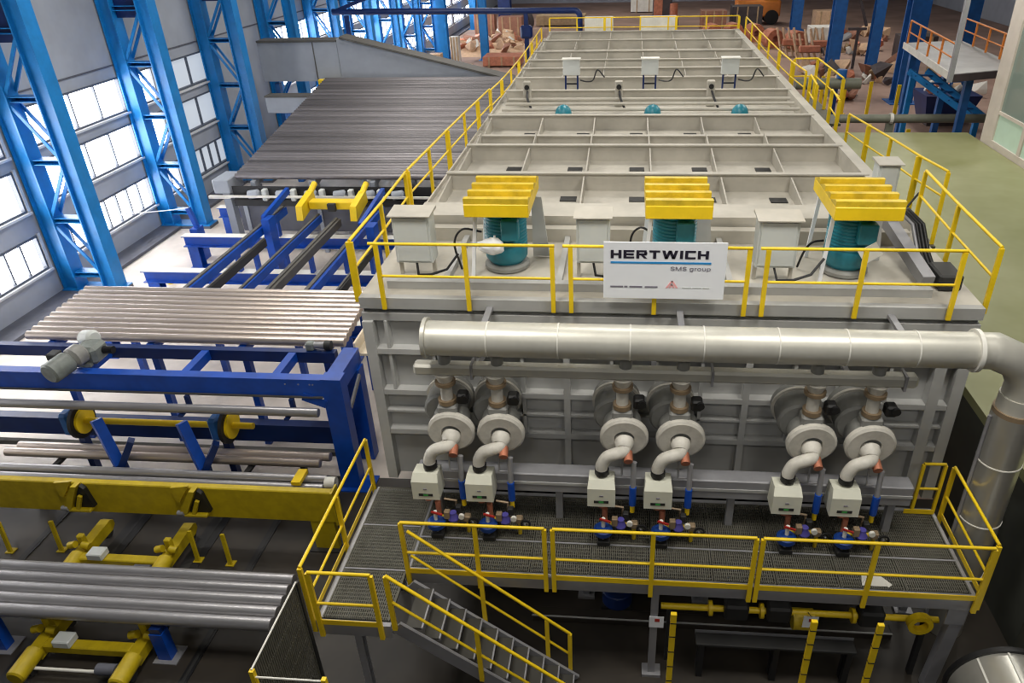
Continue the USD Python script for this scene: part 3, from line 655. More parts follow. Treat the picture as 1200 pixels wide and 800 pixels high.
def control_box(label):
    t = Thing('burner_control_box', label, 'control box', (0, 9.5, 3.1), 'pale burner control boxes')
    t.part('case', hull([(-0.23, 9.36, 3.05), (0.23, 9.36, 3.05), (-0.23, 9.36, 3.42), (0.23, 9.36, 3.42), (-0.23, 9.75, 3.05), (0.23, 9.75, 3.05), (-0.21, 9.75, 3.5), (0.21, 9.75, 3.5), (-0.21, 9.46, 3.54), (0.21, 9.46, 3.54)]), 'box_white')
    t.part('display', box(-0.12, 0.12, 9.352, 9.362, 3.13, 3.18), 'dark_gap')
    t.part('lamp', box(-0.04, 0.04, 9.349, 9.353, 3.135, 3.175), 'green')
    t.part('badge', box(-0.03, 0.03, 9.352, 9.362, 3.27, 3.29), 'ink_grey')
    t.part('gland', cyl((0.0, 9.5, 2.95), (0.0, 9.5, 3.05), 0.07, 10), 'copper', smooth=40)
    return t
CXS = (-3.26, -2.34, -0.3, 0.63, 2.7, 3.62)
k0 = control_box('pale control box with green display below the end burner beside the blue gantry')
k0.op.Set(Gf.Vec3d(CXS[0], 9.5, 3.1))
for i, x in enumerate(CXS[1:], 1): k0.copy((x, 9.5, 3.1), 'pale control box with green display, ' + ordinal(i) + ' in the row from the blue gantry')

def valve_train(label):
    t = Thing('valve_train', label, 'valves', (0, 9.4, 2.294), 'gas valve trains under the burners')
    t.part('riser', tube([(0.0, 9.45, 2.3), (0.0, 9.45, 2.93)], 0.05, 10), 'copper', smooth=50)
    t.part('blue_valve', lathe([(0, 0), (0.13, 0), (0.16, 0.04), (0.16, 0.12), (0.11, 0.16), (0, 0.16)], (-0.02, 9.3, 2.5), (0, 0, 1), 18), 'valve_blue', smooth=35)
    t.part('valve_stem', cyl((-0.02, 9.3, 2.3), (-0.02, 9.3, 2.84), 0.035, 8), 'pale', smooth=50)
    t.part('valve_foot', cbox(-0.12, 0.1, 9.2, 9.42, 2.3, 2.4, 0.015), 'dark_gap')
    t.part('gas_line', tube([(0.02, 9.42, 2.62), (0.5, 9.42, 2.62), (0.5, 9.42, 2.3)], 0.035, 8), 'yellow_worn', smooth=50)
    t.part('regulator', lathe([(0, 0), (0.08, 0), (0.1, 0.05), (0.06, 0.12), (0.06, 0.18), (0, 0.18)], (0.27, 9.36, 2.6), (0, 0, 1), 12), 'purple', smooth=40)
    t.part('solenoid', cbox(0.12, 0.22, 9.3, 9.4, 2.66, 2.82, 0.01), 'brass')
    t.part('handwheel', ring((0.62, 9.3, 2.62), (0.62, 9.33, 2.62), 0.06, 0.09, 14), 'cable')
    t.part('handwheel_spindle', cyl((0.62, 9.3, 2.62), (0.5, 9.42, 2.62), 0.015, 6), 'galv')
    t.part('gauge', cyl((0.42, 9.3, 2.72), (0.42, 9.35, 2.72), 0.05, 12), 'pale')
    t.part('red_lever', bar((0.1, 9.28, 2.78), (-0.08, 9.26, 2.86), 0.03, 0.03), 'red')
    t.part('pilot_line', tube([(0.3, 9.5, 2.3), (0.3, 9.52, 2.9), (0.1, 9.5, 2.95)], 0.02, 6), 'brass', smooth=50)
    t.part('junction', cbox(0.3, 0.4, 9.42, 9.52, 2.7, 2.84, 0.012), 'dark_gap')
    t.part('elbow_fitting', cbox(0.44, 0.56, 9.36, 9.48, 2.56, 2.68, 0.015), 'brass')
    return t
v0 = valve_train('gas valve train with blue valve below the end burner beside the blue gantry')
v0.op.Set(Gf.Vec3d(-3.1, 9.4, 2.306))
for i, x in enumerate((-2.2, -0.24, 0.72, 2.78, 3.7), 1): v0.copy((x, 9.4, 2.306), 'gas valve train with blue valve on the grating, ' + ordinal(i) + ' from the blue gantry')

# ------------------------------------------------------------------ service platform with gratings
pf = Thing('service_platform', 'grey steel service platform with open gratings before the burners', 'platform', (0.6, 9.5, 0))
def grating(x0, x1, y0, y1, z=2.3):
    ms = [box(x0, x1, y0, y0 + 0.02, z - 0.04, z), box(x0, x1, y1 - 0.02, y1, z - 0.04, z), box(x0, x0 + 0.02, y0, y1, z - 0.04, z + 0.004), box(x1 - 0.02, x1, y0, y1, z - 0.04, z + 0.004)]
    for x in np.arange(x0 + 0.04, x1 - 0.03, 0.034): ms.append(box(x - 0.009, x + 0.009, y0, y1, z - 0.04, z))
    for y in np.arange(y0 + 0.06, y1 - 0.03, 0.075): ms.append(box(x0, x1, y - 0.008, y + 0.008, z - 0.02, z - 0.002))
    return join(*ms)
gx = np.linspace(-3.42, 5.5, 10)
for i in range(9):
    for (a, b) in ((8.56, 9.24), (9.26, 10.4)):
        pf.part('grating', grating(gx[i] + 0.008, gx[i + 1] - 0.008, a, b), 'grating')
gy = np.linspace(7.45, 10.5, 4)
for i in range(3): pf.part('grating', grating(-4.52, -3.46, gy[i] + 0.008, gy[i + 1] - 0.008), 'grating')
for (a, b, y) in ((-3.42, 5.5, 9.25),): pf.part('seam_strip', box(a, b, y - 0.015, y + 0.015, 2.27, 2.306), 'galv')
for y in gy[1:3]: pf.part('seam_strip', box(-4.5, -3.48, y - 0.012, y + 0.012, 2.27, 2.306), 'galv')
pf.part('front_channel', extrude(usec(0.08, 0.27, 0.015, -1), (-3.5, 8.52, 2.16), (5.56, 8.52, 2.16)), 'galv')
pf.part('rear_channel', extrude(usec(0.08, 0.25, 0.015, 1), (-4.56, 10.46, 2.16), (5.56, 10.46, 2.16)), 'galv')
pf.part('side_channel', extrude(usec(0.08, 0.25, 0.015, 1), (-4.56, 7.4, 2.16), (-4.56, 10.42, 2.16)), 'galv')
pf.part('side_channel', extrude(usec(0.08, 0.25, 0.015, 1), (5.52, 8.56, 2.16), (5.52, 10.42, 2.16)), 'galv')
pf.part('landing_channel', extrude(usec(0.08, 0.25, 0.015, -1), (-4.52, 7.41, 2.16), (-3.42, 7.41, 2.16)), 'galv')
pf.part('landing_channel', extrude(usec(0.08, 0.25, 0.015, -1), (-3.46, 8.56, 2.16), (-3.46, 10.42, 2.16)), 'galv')
for y in (8.9, 9.25): pf.part('bearer', box(-3.4, 5.46, y - 0.03, y + 0.03, 2.06, 2.25), 'galv')
for x, y in ((0.62, 8.56), (-4.0, 7.5), (-0.6, 10.2), (1.6, 10.2), (5.4, 10.2), (-4.3, 10.2)):
    pf.part('column', extrude(isec(0.12, 0.12, 0.012, 0.01), (x, y, 0.06), (x, y, 2.04), up=(0, 1, 0)), 'galv')
    pf.part('base_plate', box(x - 0.16, x + 0.16, y - 0.12, y + 0.12, 0, 0.06), 'galv')
pf.part('column', bar((5.42, 8.6, 2.03), (5.3, 8.6, 0.03), 0.2, 0.16, up=(0, 1, 0)), 'galv')
pf.part('gusset', box(5.2, 5.5, 8.5, 8.53, 1.66, 2.03), 'galv')
rg = 'yellow platform railings'
def flat_rail(p0, p1, inner, label, zt=3.4, zb=2.04, zm=2.76, toe=True):
    p0, p1 = np.array(p0, float), np.array(p1, float)
    ps = [p0 + (p1 - p0) * t for t in [0] + list(inner) + [1]]
    railing('platform_railing', label, 'railing', rg, [((*p, zb), (*p, zt - 0.02)) for p in ps],
            [[(*p0, zt), (*p1, zt)], [(*p0, zm), (*p1, zm)]], [((*p0, 2.35), (*p1, 2.35))] if toe else None)
yf = 8.43
flat_rail((-3.42, yf), (-1.15, yf), (0.52,), 'yellow railing along the platform front, section beside the stair head')
flat_rail((-1.02, yf), (2.08, yf), (0.5,), 'yellow railing along the platform front, middle section')
flat_rail((2.18, yf), (5.52, yf), (0.5,), 'yellow railing along the platform front, end section near the shiny drum')
flat_rail((5.6, 8.5), (5.62, 10.3), (), 'yellow railing across the platform end beside the down duct')
flat_rail((-4.645, 7.42), (-4.645, 10.5), (0.5, ), 'yellow railing along the walkway edge beside the yellow box beam')
flat_rail((-4.5, 7.34), (-3.56, 7.34), (), 'short yellow railing across the walkway landing at the stair head')
gt = Thing('platform_gate', 'small yellow gate frame at the back corner of the platform', 'gate', (5.4, 10.36, 2.3))
for x in (5.14, 5.5): gt.part('post', bar((x, 10.36, 2.308), (x, 10.36, 3.38), 0.05, 0.05, up=(0, 1, 0)), 'yellow')
gt.part('top_rail', tube([(5.14, 10.36, 3.4), (5.5, 10.36, 3.4)], 0.027, 8), 'yellow', smooth=50)
gt.part('mid_rail', tube([(5.14, 10.36, 2.86), (5.5, 10.36, 2.86)], 0.024, 8), 'yellow', smooth=50)
gt.part('toe_board', box(5.0, 5.5, 10.33, 10.345, 2.308, 2.4), 'yellow')
hm = Thing('folded_paper', 'pale folded sheet lying at the platform edge', 'sheet', (3.95, 8.7, 2.3))
hm.part('sheet', hull([(3.85, 8.62, 2.31), (4.25, 8.62, 2.31), (3.9, 8.85, 2.31), (4.2, 8.85, 2.31), (3.95, 8.72, 2.42), (4.15, 8.72, 2.42)]), 'pale')
hm.part('fold', hull([(4.25, 8.6, 2.31), (4.33, 8.66, 2.31), (4.2, 8.83, 2.31), (4.16, 8.72, 2.41)]), 'pale')

# stairs
st = Thing('staircase', 'grey steel staircase descending from the walkway landing', 'stairs', (-2.1, 7.95, 0))
SX0, SX1 = -3.37, -0.7
def sz(x): return 2.3 * (SX1 - x) / (SX1 - SX0)
for y in (7.47, 8.3):
    st.part('stringer', bar((SX0, y, sz(SX0) - 0.13), (SX1, y, 0.02), 0.05, 0.24), 'galv')
for i in range(10):
    x = SX0 + (i + 0.6) * (SX1 - SX0) / 10.6; z = sz(x) - 0.04
    st.part('tread', box(x - 0.02, x + 0.225, 7.5, 8.27, z - 0.035, z), 'tread')
    st.part('nosing', box(x + 0.225, x + 0.25, 7.5, 8.27, z - 0.035, z + 0.004), 'galv')
def stair_rail(y, xs, x0, x1, label):
    off = 1.05
    railing('stair_railing', label, 'railing', 'yellow stair railings', [((x, y, sz(x) - 0.1), (x, y, sz(x) + off - 0.02)) for x in xs],
            [[(x0, y, sz(x0) + off), (x1, y, sz(x1) + off)], [(x0, y, sz(x0) + off * 0.5), (x1, y, sz(x1) + off * 0.5)]])
stair_rail(7.4, (-3.36, -2.1, -0.75), -3.36, -0.75, 'yellow handrail on the outer side of the stairs')
stair_rail(8.36, (-2.2, -1.16, -0.78), -3.3, -0.78, 'yellow handrail on the platform side of the stairs')

mf = Thing('mesh_fence', 'dark mesh fence with a thin top wire running from the walkway corner', 'fence', (-4.66, 6.5, 0))
for y in (5.8, 7.25): mf.part('post', box(-4.68, -4.62, y - 0.03, y + 0.03, 0, 3.28), 'yellow' if y < 6 else 'dark_gap')
mf.part('top_wire', tube([(-4.65, 5.8, 3.29), (-4.65, 7.25, 3.29)], 0.014, 6), 'pale', smooth=50)
mf.part('wire_mesh', join(*[box(-4.655, -4.645, y - 0.012, y + 0.012, 0.05, 3.27) for y in np.arange(5.86, 7.22, 0.045)], *[box(-4.66, -4.65, 5.83, 7.22, z - 0.01, z + 0.01) for z in np.arange(0.1, 3.27, 0.35)]), 'grating', kind='stuff')
mf.part('end_rail', tube([(-4.62, 5.8, 3.15), (-3.72, 5.8, 3.15)], 0.014, 6), 'pale', smooth=50)
mf.part('post', box(-3.74, -3.68, 5.77, 5.83, 0, 3.2), 'yellow')

# ------------------------------------------------------------------ below the platform
gp = Thing('gas_main', 'yellow gas pipe with dark valves running under the platform edge', 'pipe', (3.2, 8.8, 0))
gp.part('pipe_run', tube([(0.75, 8.85, 1.35), (5.3, 8.85, 1.35)], 0.055, 10), 'yellow', smooth=50)
for x in (2.0, 2.7, 4.2): gp.part('valve', cbox(x - 0.2, x + 0.2, 8.7, 9.0, 1.22, 1.56, 0.04), 'dark_gap')
for x in (1.55, 2.4, 3.9): gp.part('flange', cyl((x, 8.85, 1.35), (x + 0.06, 8.85, 1.35), 0.13, 14), 'yellow', smooth=40)
gp.part('filter', cyl((2.95, 8.85, 1.2), (3.3, 8.85, 1.2), 0.18, 16), 'yellow_worn', smooth=40)
gp.part('gas_meter', ring((4.95, 8.65, 1.4), (4.95, 8.77, 1.4), 0.12, 0.2, 18), 'yellow', smooth=40)
for x in (0.9, 5.1): gp.part('support', box(x - 0.04, x + 0.04, 8.8, 8.9, 0, 1.3), 'dark_gap')
pp = None
for x, lab in ((0.86, 'black-ticked yellow post under the platform beside the pale column'), (2.94, 'black-ticked yellow post under the platform beside the hanging tag'), (3.9, 'black-ticked yellow post under the platform, second from the shiny drum')):
    t = Thing('marker_post', lab, 'post', (x, 7.8, 0), 'yellow marker posts')
    t.part('shaft', box(x - 0.045, x + 0.045, 7.77, 7.83, 0, 2.4), 'yellow')
    for z in (0.5, 0.85, 1.2, 1.55, 1.9, 2.2): t.part('tick', box(x - 0.047, x + 0.047, 7.765, 7.835, z, z + 0.02), 'cable')
    t.part('foot_plate', box(x - 0.1, x + 0.1, 7.71, 7.88, 0, 0.015), 'yellow')
for x, z, lab in ((0.66, 1.36, 'small white notice on the pale platform column'), (3.18, 1.4, 'small white tag hanging from the gas pipe')):
    t = Thing('notice', lab, 'notice', (x, 8.4, z))
    y = 8.49 if x < 1 else 8.62
    t.part('card', box(x - 0.12, x + 0.12, y - 0.01, y, z - 0.12, z + 0.14), 'white')
    t.part('red_mark', box(x - 0.03, x + 0.05, y - 0.014, y - 0.009, z + 0.02, z + 0.09), 'red')
    if x > 1: t.part('string', tube([(x, y - 0.005, z + 0.14), (x, 8.8, z + 0.02)], 0.008, 5), 'cable')
tb = Thing('work_table', 'low dark steel table standing under the platform', 'table', (2.6, 8.0, 0))
tb.part('top', cbox(1.35, 4.0, 8.5, 8.75, 0.8, 0.86, 0.01), 'dark_gap')
tb.part('edge_strip', box(1.35, 4.0, 8.75, 8.77, 0.8, 0.9), 'galv')
for x in (1.45, 2.7, 3.9):
    for y in (8.56, 8.69): tb.part('leg', box(x - 0.05, x + 0.05, y - 0.05, y + 0.05, 0, 0.8), 'cable')
pt = Thing('floor_plinth', 'low concrete plinth strip on the floor beneath the platform', 'plinth', (2.0, 9.6, 0))
pt.part('block', cbox(-1.6, 5.0, 9.5, 9.75, 0, 0.14, 0.02), 'dark_floor')
pt.part('cap_strip', box(-1.6, 5.0, 9.5, 9.53, 0.14, 0.15), 'fascia')
bl = Thing('blue_drum', 'dark blue drum half hidden under the platform', 'drum', (-0.1, 9.9, 0))
bl.part('shell', lathe([(0, 0), (0.29, 0), (0.29, 0.28), (0.31, 0.3), (0.29, 0.32), (0.29, 0.6), (0.31, 0.62), (0.29, 0.64), (0.29, 0.9), (0.27, 0.9), (0.27, 0.87), (0, 0.87)], (0.0, 10.0, 0.15), (0, 0, 1), 20), 'blue_dark', smooth=40)
bl.part('stand', box(-0.3, 0.3, 9.78, 10.3, 0, 0.15), 'dark_gap')

# shiny clad drum, bottom corner
rd = Thing('clad_drum', 'big shiny metal clad drum lying beside the platform column', 'drum', (5.95, 6.8, 0))
rd.part('shell', lathe([(0, 0), (0.78, 0), (0.78, 2.6), (0, 2.6)], (6.0, 5.5, 0.84), (0.03, 1, 0), 48), 'shiny', smooth=40)
rd.part('end_flange', ring((6.075, 8.05, 0.84), (6.077, 8.13, 0.84), 0.6, 0.83, 48), 'cable', smooth=40)
for a in (60, 95, 128):
    c, s_ = math.cos(math.radians(a)), math.sin(math.radians(a))
    rd.part('seam', bar((6.0 + 0.785 * c, 5.5, 0.84 + 0.785 * s_), (6.077 + 0.785 * c, 8.05, 0.84 + 0.785 * s_), 0.03, 0.02, up=(c, 0, s_)), 'pale')
for y in (6.0, 7.6): rd.part('saddle', box(5.5, 6.6, y - 0.1, y + 0.1, 0, 0.2), 'dark_gap')

# terrace: raised olive roof beside the furnace, with its low railing
struct('floor', join(box(7.05, 14.85, 9.4, 34.2, 2.8, 3.0)), 'terrace')
tr = Thing('terrace_base', 'dark base wall under the raised olive roof', 'base', (10, 15, 0), kind='structure')
tr.part('front_wall', box(7.05, 14.85, 9.4, 9.6, 0, 2.8), 'terrace_side')
tr.part('side_wall', box(7.05, 7.25, 9.6, 34.2, 0, 2.8), 'terrace_side')
tr.part('rear_wall', box(7.25, 14.85, 34.0, 34.2, 0, 2.8), 'terrace_side')
lr = Thing('low_railing', 'low yellow railing on the floor in the corner beside the down duct', 'railing', (7.0, 8.9, 0), G)
for x in (6.98, 7.7, 8.5): lr.part('post', box(x - 0.035, x + 0.035, 8.86, 8.92, 0, 1.5), 'yellow')
for z in (1.35, 1.12, 0.5): lr.part('rail', tube([(6.94, 8.89, z), (8.6, 8.89, z)], 0.03, 8), 'yellow', smooth=50)
lr.part('side_post', bar((6.98, 8.2, 0.0), (6.98, 8.2, 1.5), 0.07, 0.05, up=(0, 1, 0)), 'yellow')
lr.part('side_rail', tube([(6.98, 8.89, 1.35), (6.98, 7.4, 1.35)], 0.03, 8), 'yellow', smooth=50)
lp = Thing('yellow_pole', 'thin yellow pole standing beside the dark terrace wall', 'pole', (7.45, 9.3, 0))
lp.part('shaft', tube([(7.5, 9.25, 0), (7.5, 9.25, 2.6)], 0.035, 8), 'yellow', smooth=50)
lp.part('foot', cyl((7.5, 9.25, 0), (7.5, 9.25, 0.03), 0.1, 12), 'yellow')

# ------------------------------------------------------------------ glazed booth on the terrace edge
bo = Thing('control_booth', 'pale framed glazed booth wall beside the olive roof', 'booth', (14.9, 30, 3.0))
bo.part('sill_rail', box(14.88, 15.1, 12, 32.9, 2.6, 3.25), 'booth')
bo.part('corner_post', box(14.88, 15.1, 31.9, 32.9, 3.25, 12.5), 'booth')
for y in (29.6, 25.0, 20.5, 16.0): bo.part('mullion', box(14.9, 15.08, y - 0.12, y + 0.12, 3.25, 12.5), 'booth')
edges = [33.2, 29.72, 29.48, 25.12, 24.88, 20.62, 20.38, 16.12]
for a, b in ((29.72, 31.9), (25.12, 29.48), (20.62, 24.88), (16.12, 20.38)):
    bo.part('apron_panel', box(14.95, 15.0, a, b, 3.25, 4.3), 'mint')
    bo.part('transom', box(14.9, 15.08, a, b, 4.3, 4.42), 'booth')
    bo.part('pane', box(14.96, 14.98, a, b, 4.42, 12.5), 'booth_glass')
bo.part('rear_wall', box(19.6, 19.8, 12, 32.9, 2.6, 12.5), 'booth')
bo.part('end_wall', box(15.1, 19.6, 32.7, 32.9, 2.6, 12.5), 'booth')
bo.part('booth_floor', box(15.1, 19.6, 12, 32.7, 2.6, 2.8), 'terrace_side')
bo.part('base', box(15.1, 19.8, 12, 32.9, 0, 2.6), 'terrace_side')

# ================================================================== LEFT: log tables, conveyors
def log_at(y, z, x0, x1, r, mat, label, group, proto=None, n=20):
    if proto is not None:
        return proto.copy((x0, y, z), label, group)
    t = Thing('aluminium_log', label, 'metal log', (x0, y, z), group)
    L = x1 - x0
    t.part('log_body', lathe([(0, 0), (r - 0.008, 0), (r, 0.008), (r, L - 0.008), (r - 0.008, L), (0, L)], (x0, y, z), (1, 0, 0), n), mat, smooth=35)
    return t
ZL = 3.02
proto = None
for i in range(11):
    y = 14.62 + 0.252 * i
    l = log_at(y, ZL, -14.45 - 0.02 * i, -6.5, 0.11, 'log', f'long silver aluminium log, {ordinal(i)} from the blue gantry on the near log table', 'logs on the near log table', proto)
    proto = proto or l
lt = Thing('near_log_table', 'near log table of steel skids with a pale end board', 'table', (-10.5, 16, 0))
for x in (-13.8, -11.3, -9.0, -7.0):
    lt.part('skid', box(x - 0.09, x + 0.09, 14.45, 17.4, 2.72, ZL - 0.11), 'blue')
    for y in (14.6, 17.2): lt.part('leg', box(x - 0.08, x + 0.08, y - 0.08, y + 0.08, 0, 2.72), 'blue')
lt.part('end_board', bar((-6.2, 14.4, 2.98), (-6.2, 17.4, 2.98), 0.05, 0.3), 'beige')
lt.part('end_shelf', box(-6.17, -5.3, 14.4, 17.4, 2.8, 2.86), 'beige')
lt.part('shelf_bracket', box(-6.2, -5.35, 15.8, 15.9, 2.6, 2.8), 'blue')

# blue gantry before the near log table
ga = Thing('blue_gantry', 'dark blue ladder-shaped gantry frame on a box leg', 'gantry', (-6.1, 13.2, 0))
ga.part('front_beam', extrude([(-0.12, -0.2), (0.12, -0.2), (0.12, 0.2), (-0.12, 0.2)], (-17.5, 13.1, 2.8), (-6.50, 13.1, 2.8)), 'blue')
ga.part('top_flange', box(-17.5, -6.50, 12.98, 13.22, 3.0, 3.02), 'blue')
ga.part('bottom_flange', box(-17.5, -6.5, 12.93, 13.3, 2.57, 2.6), 'dark_sheet')
ga.part('rear_beam', box(-17.5, -6.6, 14.16, 14.34, 2.72, 3.0), 'blue_dark')
for x in (-15.3, -12.15, -9.7, -7.6): ga.part('cross_bar', box(x - 0.09, x + 0.09, 13.22, 14.16, 2.76, 2.99), 'blue')
ga.part('leg', box(-6.50, -6.05, 12.98, 13.3, 0.03, 3.03), 'blue')
ga.part('leg', box(-6.50, -6.05, 14.05, 14.36, 0.03, 2.62), 'blue')
ga.part('leg', box(-16.8, -16.4, 12.98, 13.3, 0.03, 2.57), 'blue')
ga.part('side_beam', box(-6.45, -6.1, 13.3, 14.38, 2.62, 3.03), 'blue')
ga.part('gusset', extrude([(-0.01, 0), (0.01, 0), (0.01, 0.2), (-0.01, 0.2)], (-7.0, 12.97, 2.5), (-6.50, 12.97, 2.3)), 'blue')
ga.part('brace', bar((-6.07, 13.3, 2.1), (-6.05, 14.05, 2.5), 0.05, 0.1), 'galv')
for x in (-7.3, -7.0, -6.75, -6.68): ga.part('bolt', cyl((x, 12.97, 2.9), (x, 12.99, 2.9), 0.02, 6), 'galv')
ga.part('foot_plate', box(-6.5, -5.75, 12.85, 13.45, 0, 0.03), 'blue')
# gear motor on the gantry
gm = Thing('gear_motor', 'grey gear motor mounted on top of the blue gantry', 'motor', (-12.2, 13.5, 3.02))
gd = np.array([0.25, 0.95, 0.1]); go = (-12.28, 12.5, 3.28)
gm.part('motor', lathe([(0, 0), (0.2, 0), (0.24, 0.04), (0.24, 0.5), (0.18, 0.55), (0, 0.55)], go, gd, 22), 'motor_grey', smooth=35)
gm.part('coupling', lathe([(0, 0.55), (0.17, 0.55), (0.24, 0.62), (0.24, 0.84), (0.18, 0.9), (0, 0.9)], go, gd, 16), 'drum', smooth=35)
gm.part('gear_case', cbox(-12.3, -11.78, 13.32, 13.85, 3.02, 3.45, 0.08), 'motor_grey')
gm.part('hood', lathe([(0, 0), (0.2, 0), (0.2, 0.26), (0.14, 0.32), (0, 0.32)], (-12.4, 13.95, 3.35), (0.9, -0.2, 0.15), 18), 'box_grey', smooth=35)
gm.part('output_shaft', cyl((-11.78, 13.65, 3.25), (-11.55, 13.65, 3.25), 0.09, 12), 'cable', smooth=40)
gm.part('terminal_box', cbox(-12.52, -12.3, 12.85, 13.1, 3.4, 3.56, 0.02), 'dark_gap')
gm.part('foot', box(-12.25, -11.9, 13.24, 13.34, 3.02, 3.1), 'motor_grey')
gr = Thing('bearing_block', 'small grey bearing block at the end of the gantry', 'bearing', (-7.2, 14.3, 3.0))
gr.part('housing', cbox(-7.3, -7.1, 14.2, 14.4, 3.003, 3.2, 0.03), 'motor_grey')
gr.part('hub', cyl((-7.1, 14.3, 3.12), (-6.85, 14.3, 3.12), 0.08, 14), 'galv', smooth=40)
gr.part('wheel', cyl((-6.85, 14.3, 3.12), (-6.7, 14.3, 3.12), 0.11, 16), 'dark_gap', smooth=40)

# single log under the gantry beam on a bracket, drive shaft, cradles
log_at(12.62, 2.42, -16.5, -6.5, 0.1, 'log_grey', 'single long grey log hanging just below the blue gantry beam', None)
hk = Thing('log_hook', 'blue hooked bracket carrying the single log under the gantry', 'hook', (-10.3, 12.7, 2.2))
for x in (-14.6, -9.6, -7.2): hk.part('arm', join(box(x - 0.05, x + 0.05, 12.5, 12.95, 2.27, 2.315), box(x - 0.05, x + 0.05, 12.87, 12.95, 2.315, 2.56)), 'blue_dark')
sh = Thing('chain_shaft', 'yellow drive shaft with two chain wheels under the blue gantry', 'shaft', (-10.5, 13.0, 0))
ys, zs = 13.0, 1.72
sh.part('shaft', tube([(-12.6, ys, zs), (-8.3, ys, zs)], 0.075, 12), 'yellow', smooth=50)
for x in (-12.45, -8.9):
    sh.part('chain_wheel', lathe([(0, 0), (0.1, 0), (0.1, 0.06), (0.3, 0.06), (0.31, 0.12), (0, 0.12)], (x, ys, zs), (1, 0, 0), 24), 'yellow', smooth=35)
    sh.part('chain', ring((x - 0.02, ys, zs), (x + 0.06, ys, zs), 0.3, 0.42, 24), 'cable', smooth=35)
    sh.part('bearing', cbox(x - 0.35, x - 0.1, ys - 0.25, ys + 0.25, zs - 0.3, zs + 0.3, 0.06), 'steel_blue')
    sh.part('pedestal', box(x - 0.3, x - 0.15, ys + 0.05, ys + 0.22, 0, zs - 0.3), 'blue_dark')
sh.part('cross_member', box(-17.5, -6.4, 13.6, 13.85, 0.82, 1.3), 'blue_dark')
sh.part('guide_bar', box(-17.5, -6.5, 13.38, 13.5, 0.62, 0.74), 'dark_sheet')
for x in (-16.0, -7.6): sh.part('bar_stand', box(x - 0.06, x + 0.06, 13.38, 13.5, 0, 0.62), 'dark_sheet')
sh.part('cross_leg', box(-17.2, -17.0, 13.6, 13.85, 0, 0.82), 'blue_dark')
sh.part('cross_leg', box(-6.7, -6.52, 13.6, 13.85, 0, 0.82), 'blue_dark')
for k, (x, lab) in enumerate(((-11.55, 'blue forked log cradle beside the bigger chain wheel'), (-9.55, 'blue forked log cradle between the chain wheels, further from the edge'))):
    t = Thing('log_cradle', lab, 'cradle', (x, 12.6, 0), 'blue forked cradles')
    t.part('arm', bar((x - 0.15, 12.6, 2.05), (x + 0.15, 12.42, 0.95), 0.22, 0.14), 'blue')
    t.part('arm', bar((x + 0.55, 12.55, 1.55), (x + 0.2, 12.4, 0.9), 0.2, 0.14), 'blue_dark')
    t.part('base', box(x + 0.05, x + 0.3, 12.28, 12.5, 0, 0.95), 'blue_dark')
# pair of logs low down, and the roller beam in front of them
l1 = log_at(12.92, 0.98, -14.2, -6.6, 0.105, 'log', 'silver log of the low pair under the gantry, rear one', 'low pair of silver logs')
l1.copy((-14.35, 12.68, 0.98), 'silver log of the low pair under the gantry, front one')
rb = Thing('roller_rail', 'twin round grey bars on legs in front of the low log pair', 'beam', (-10.5, 12.0, 0))
rb.part('beam', box(-17.5, -6.3, 11.9, 12.2, 0.8, 0.88), 'dark_gap')
for yy, zz in ((12.14, 0.97), (11.9, 0.93)): rb.part('round_bar', cyl((-17.5, yy, zz), (-6.4, yy, zz), 0.1, 16), 'log_grey', smooth=40)
rb.part('end_roller', cyl((-6.38, 12.02, 1.0), (-6.15, 12.02, 1.0), 0.13, 14), 'pale', smooth=40)
rb.part('stop', box(-7.05, -6.85, 11.8, 12.25, 1.07, 1.16), 'yellow')
for x in (-16.5, -13.4, -10.6, -7.6): rb.part('leg', box(x - 0.08, x + 0.08, 12.0, 12.16, 0, 0.8), 'blue_dark')
for x in (-13.0, -8.4):
    rb.part('saddle', box(x - 0.06, x + 0.06, 12.2, 13.02, 0.8, 0.873), 'dark_gap')
# yellow box beam
yb = Thing('yellow_box_beam', 'long heavy yellow box beam lying across the near floor', 'beam', (-10.5, 11.2, 0))
yb.part('beam_web', cbox(-17.5, -5.82, 11.04, 11.2, 0.78, 1.58, 0.02), 'yellow_dirty')
yb.part('end_plate', box(-5.82, -5.78, 11.0, 11.3, 0.75, 1.6), 'yellow_dirty')
for x in (-16.8, -6.15):
    yb.part('leg', box(x - 0.25, x + 0.25, 11.06, 11.2, 0.03, 0.78), 'yellow_dirty')
    yb.part('foot_plate', box(x - 0.35, x + 0.35, 10.95, 11.45, 0, 0.03), 'dark_gap')
for x in (-11.35, -8.8):
    br = yb.part('bracket', hull([(x + dx, yy, zz) for yy in (10.86, 11.04) for dx, zz in ((0.08, 1.62), (0.2, 1.62), (-0.26, 1.05), (-0.12, 1.0))]), 'yellow_dirty')
    yb.part('dark_plate', hull([(x + dx, yy, zz) for yy in (10.94, 11.04) for dx, zz in ((0.2, 1.58), (0.28, 1.5), (0.36, 1.02), (-0.1, 1.0))]), 'cable', parent=br)
    yb.part('side_leaf', hull([(x + dx, yy, zz) for yy in (10.98, 11.04) for dx, zz in ((-0.38, 1.6), (0.02, 1.66), (-0.36, 1.25), (-0.28, 1.22))]), 'yellow_dirty', parent=br)
    yb.part('pin', cyl((x - 0.32, 10.88, 1.02), (x - 0.18, 10.88, 1.02), 0.055, 10), 'galv', smooth=40)
    yb.part('lower_jaw', cbox(x - 0.2, x + 0.3, 10.86, 11.04, 0.92, 1.0, 0.02), 'yellow_dirty')
    yb.part('stay', bar((x + 0.02, 10.9, 1.0), (x + 0.18, 10.9, 1.35), 0.06, 0.08), 'yellow_dirty')

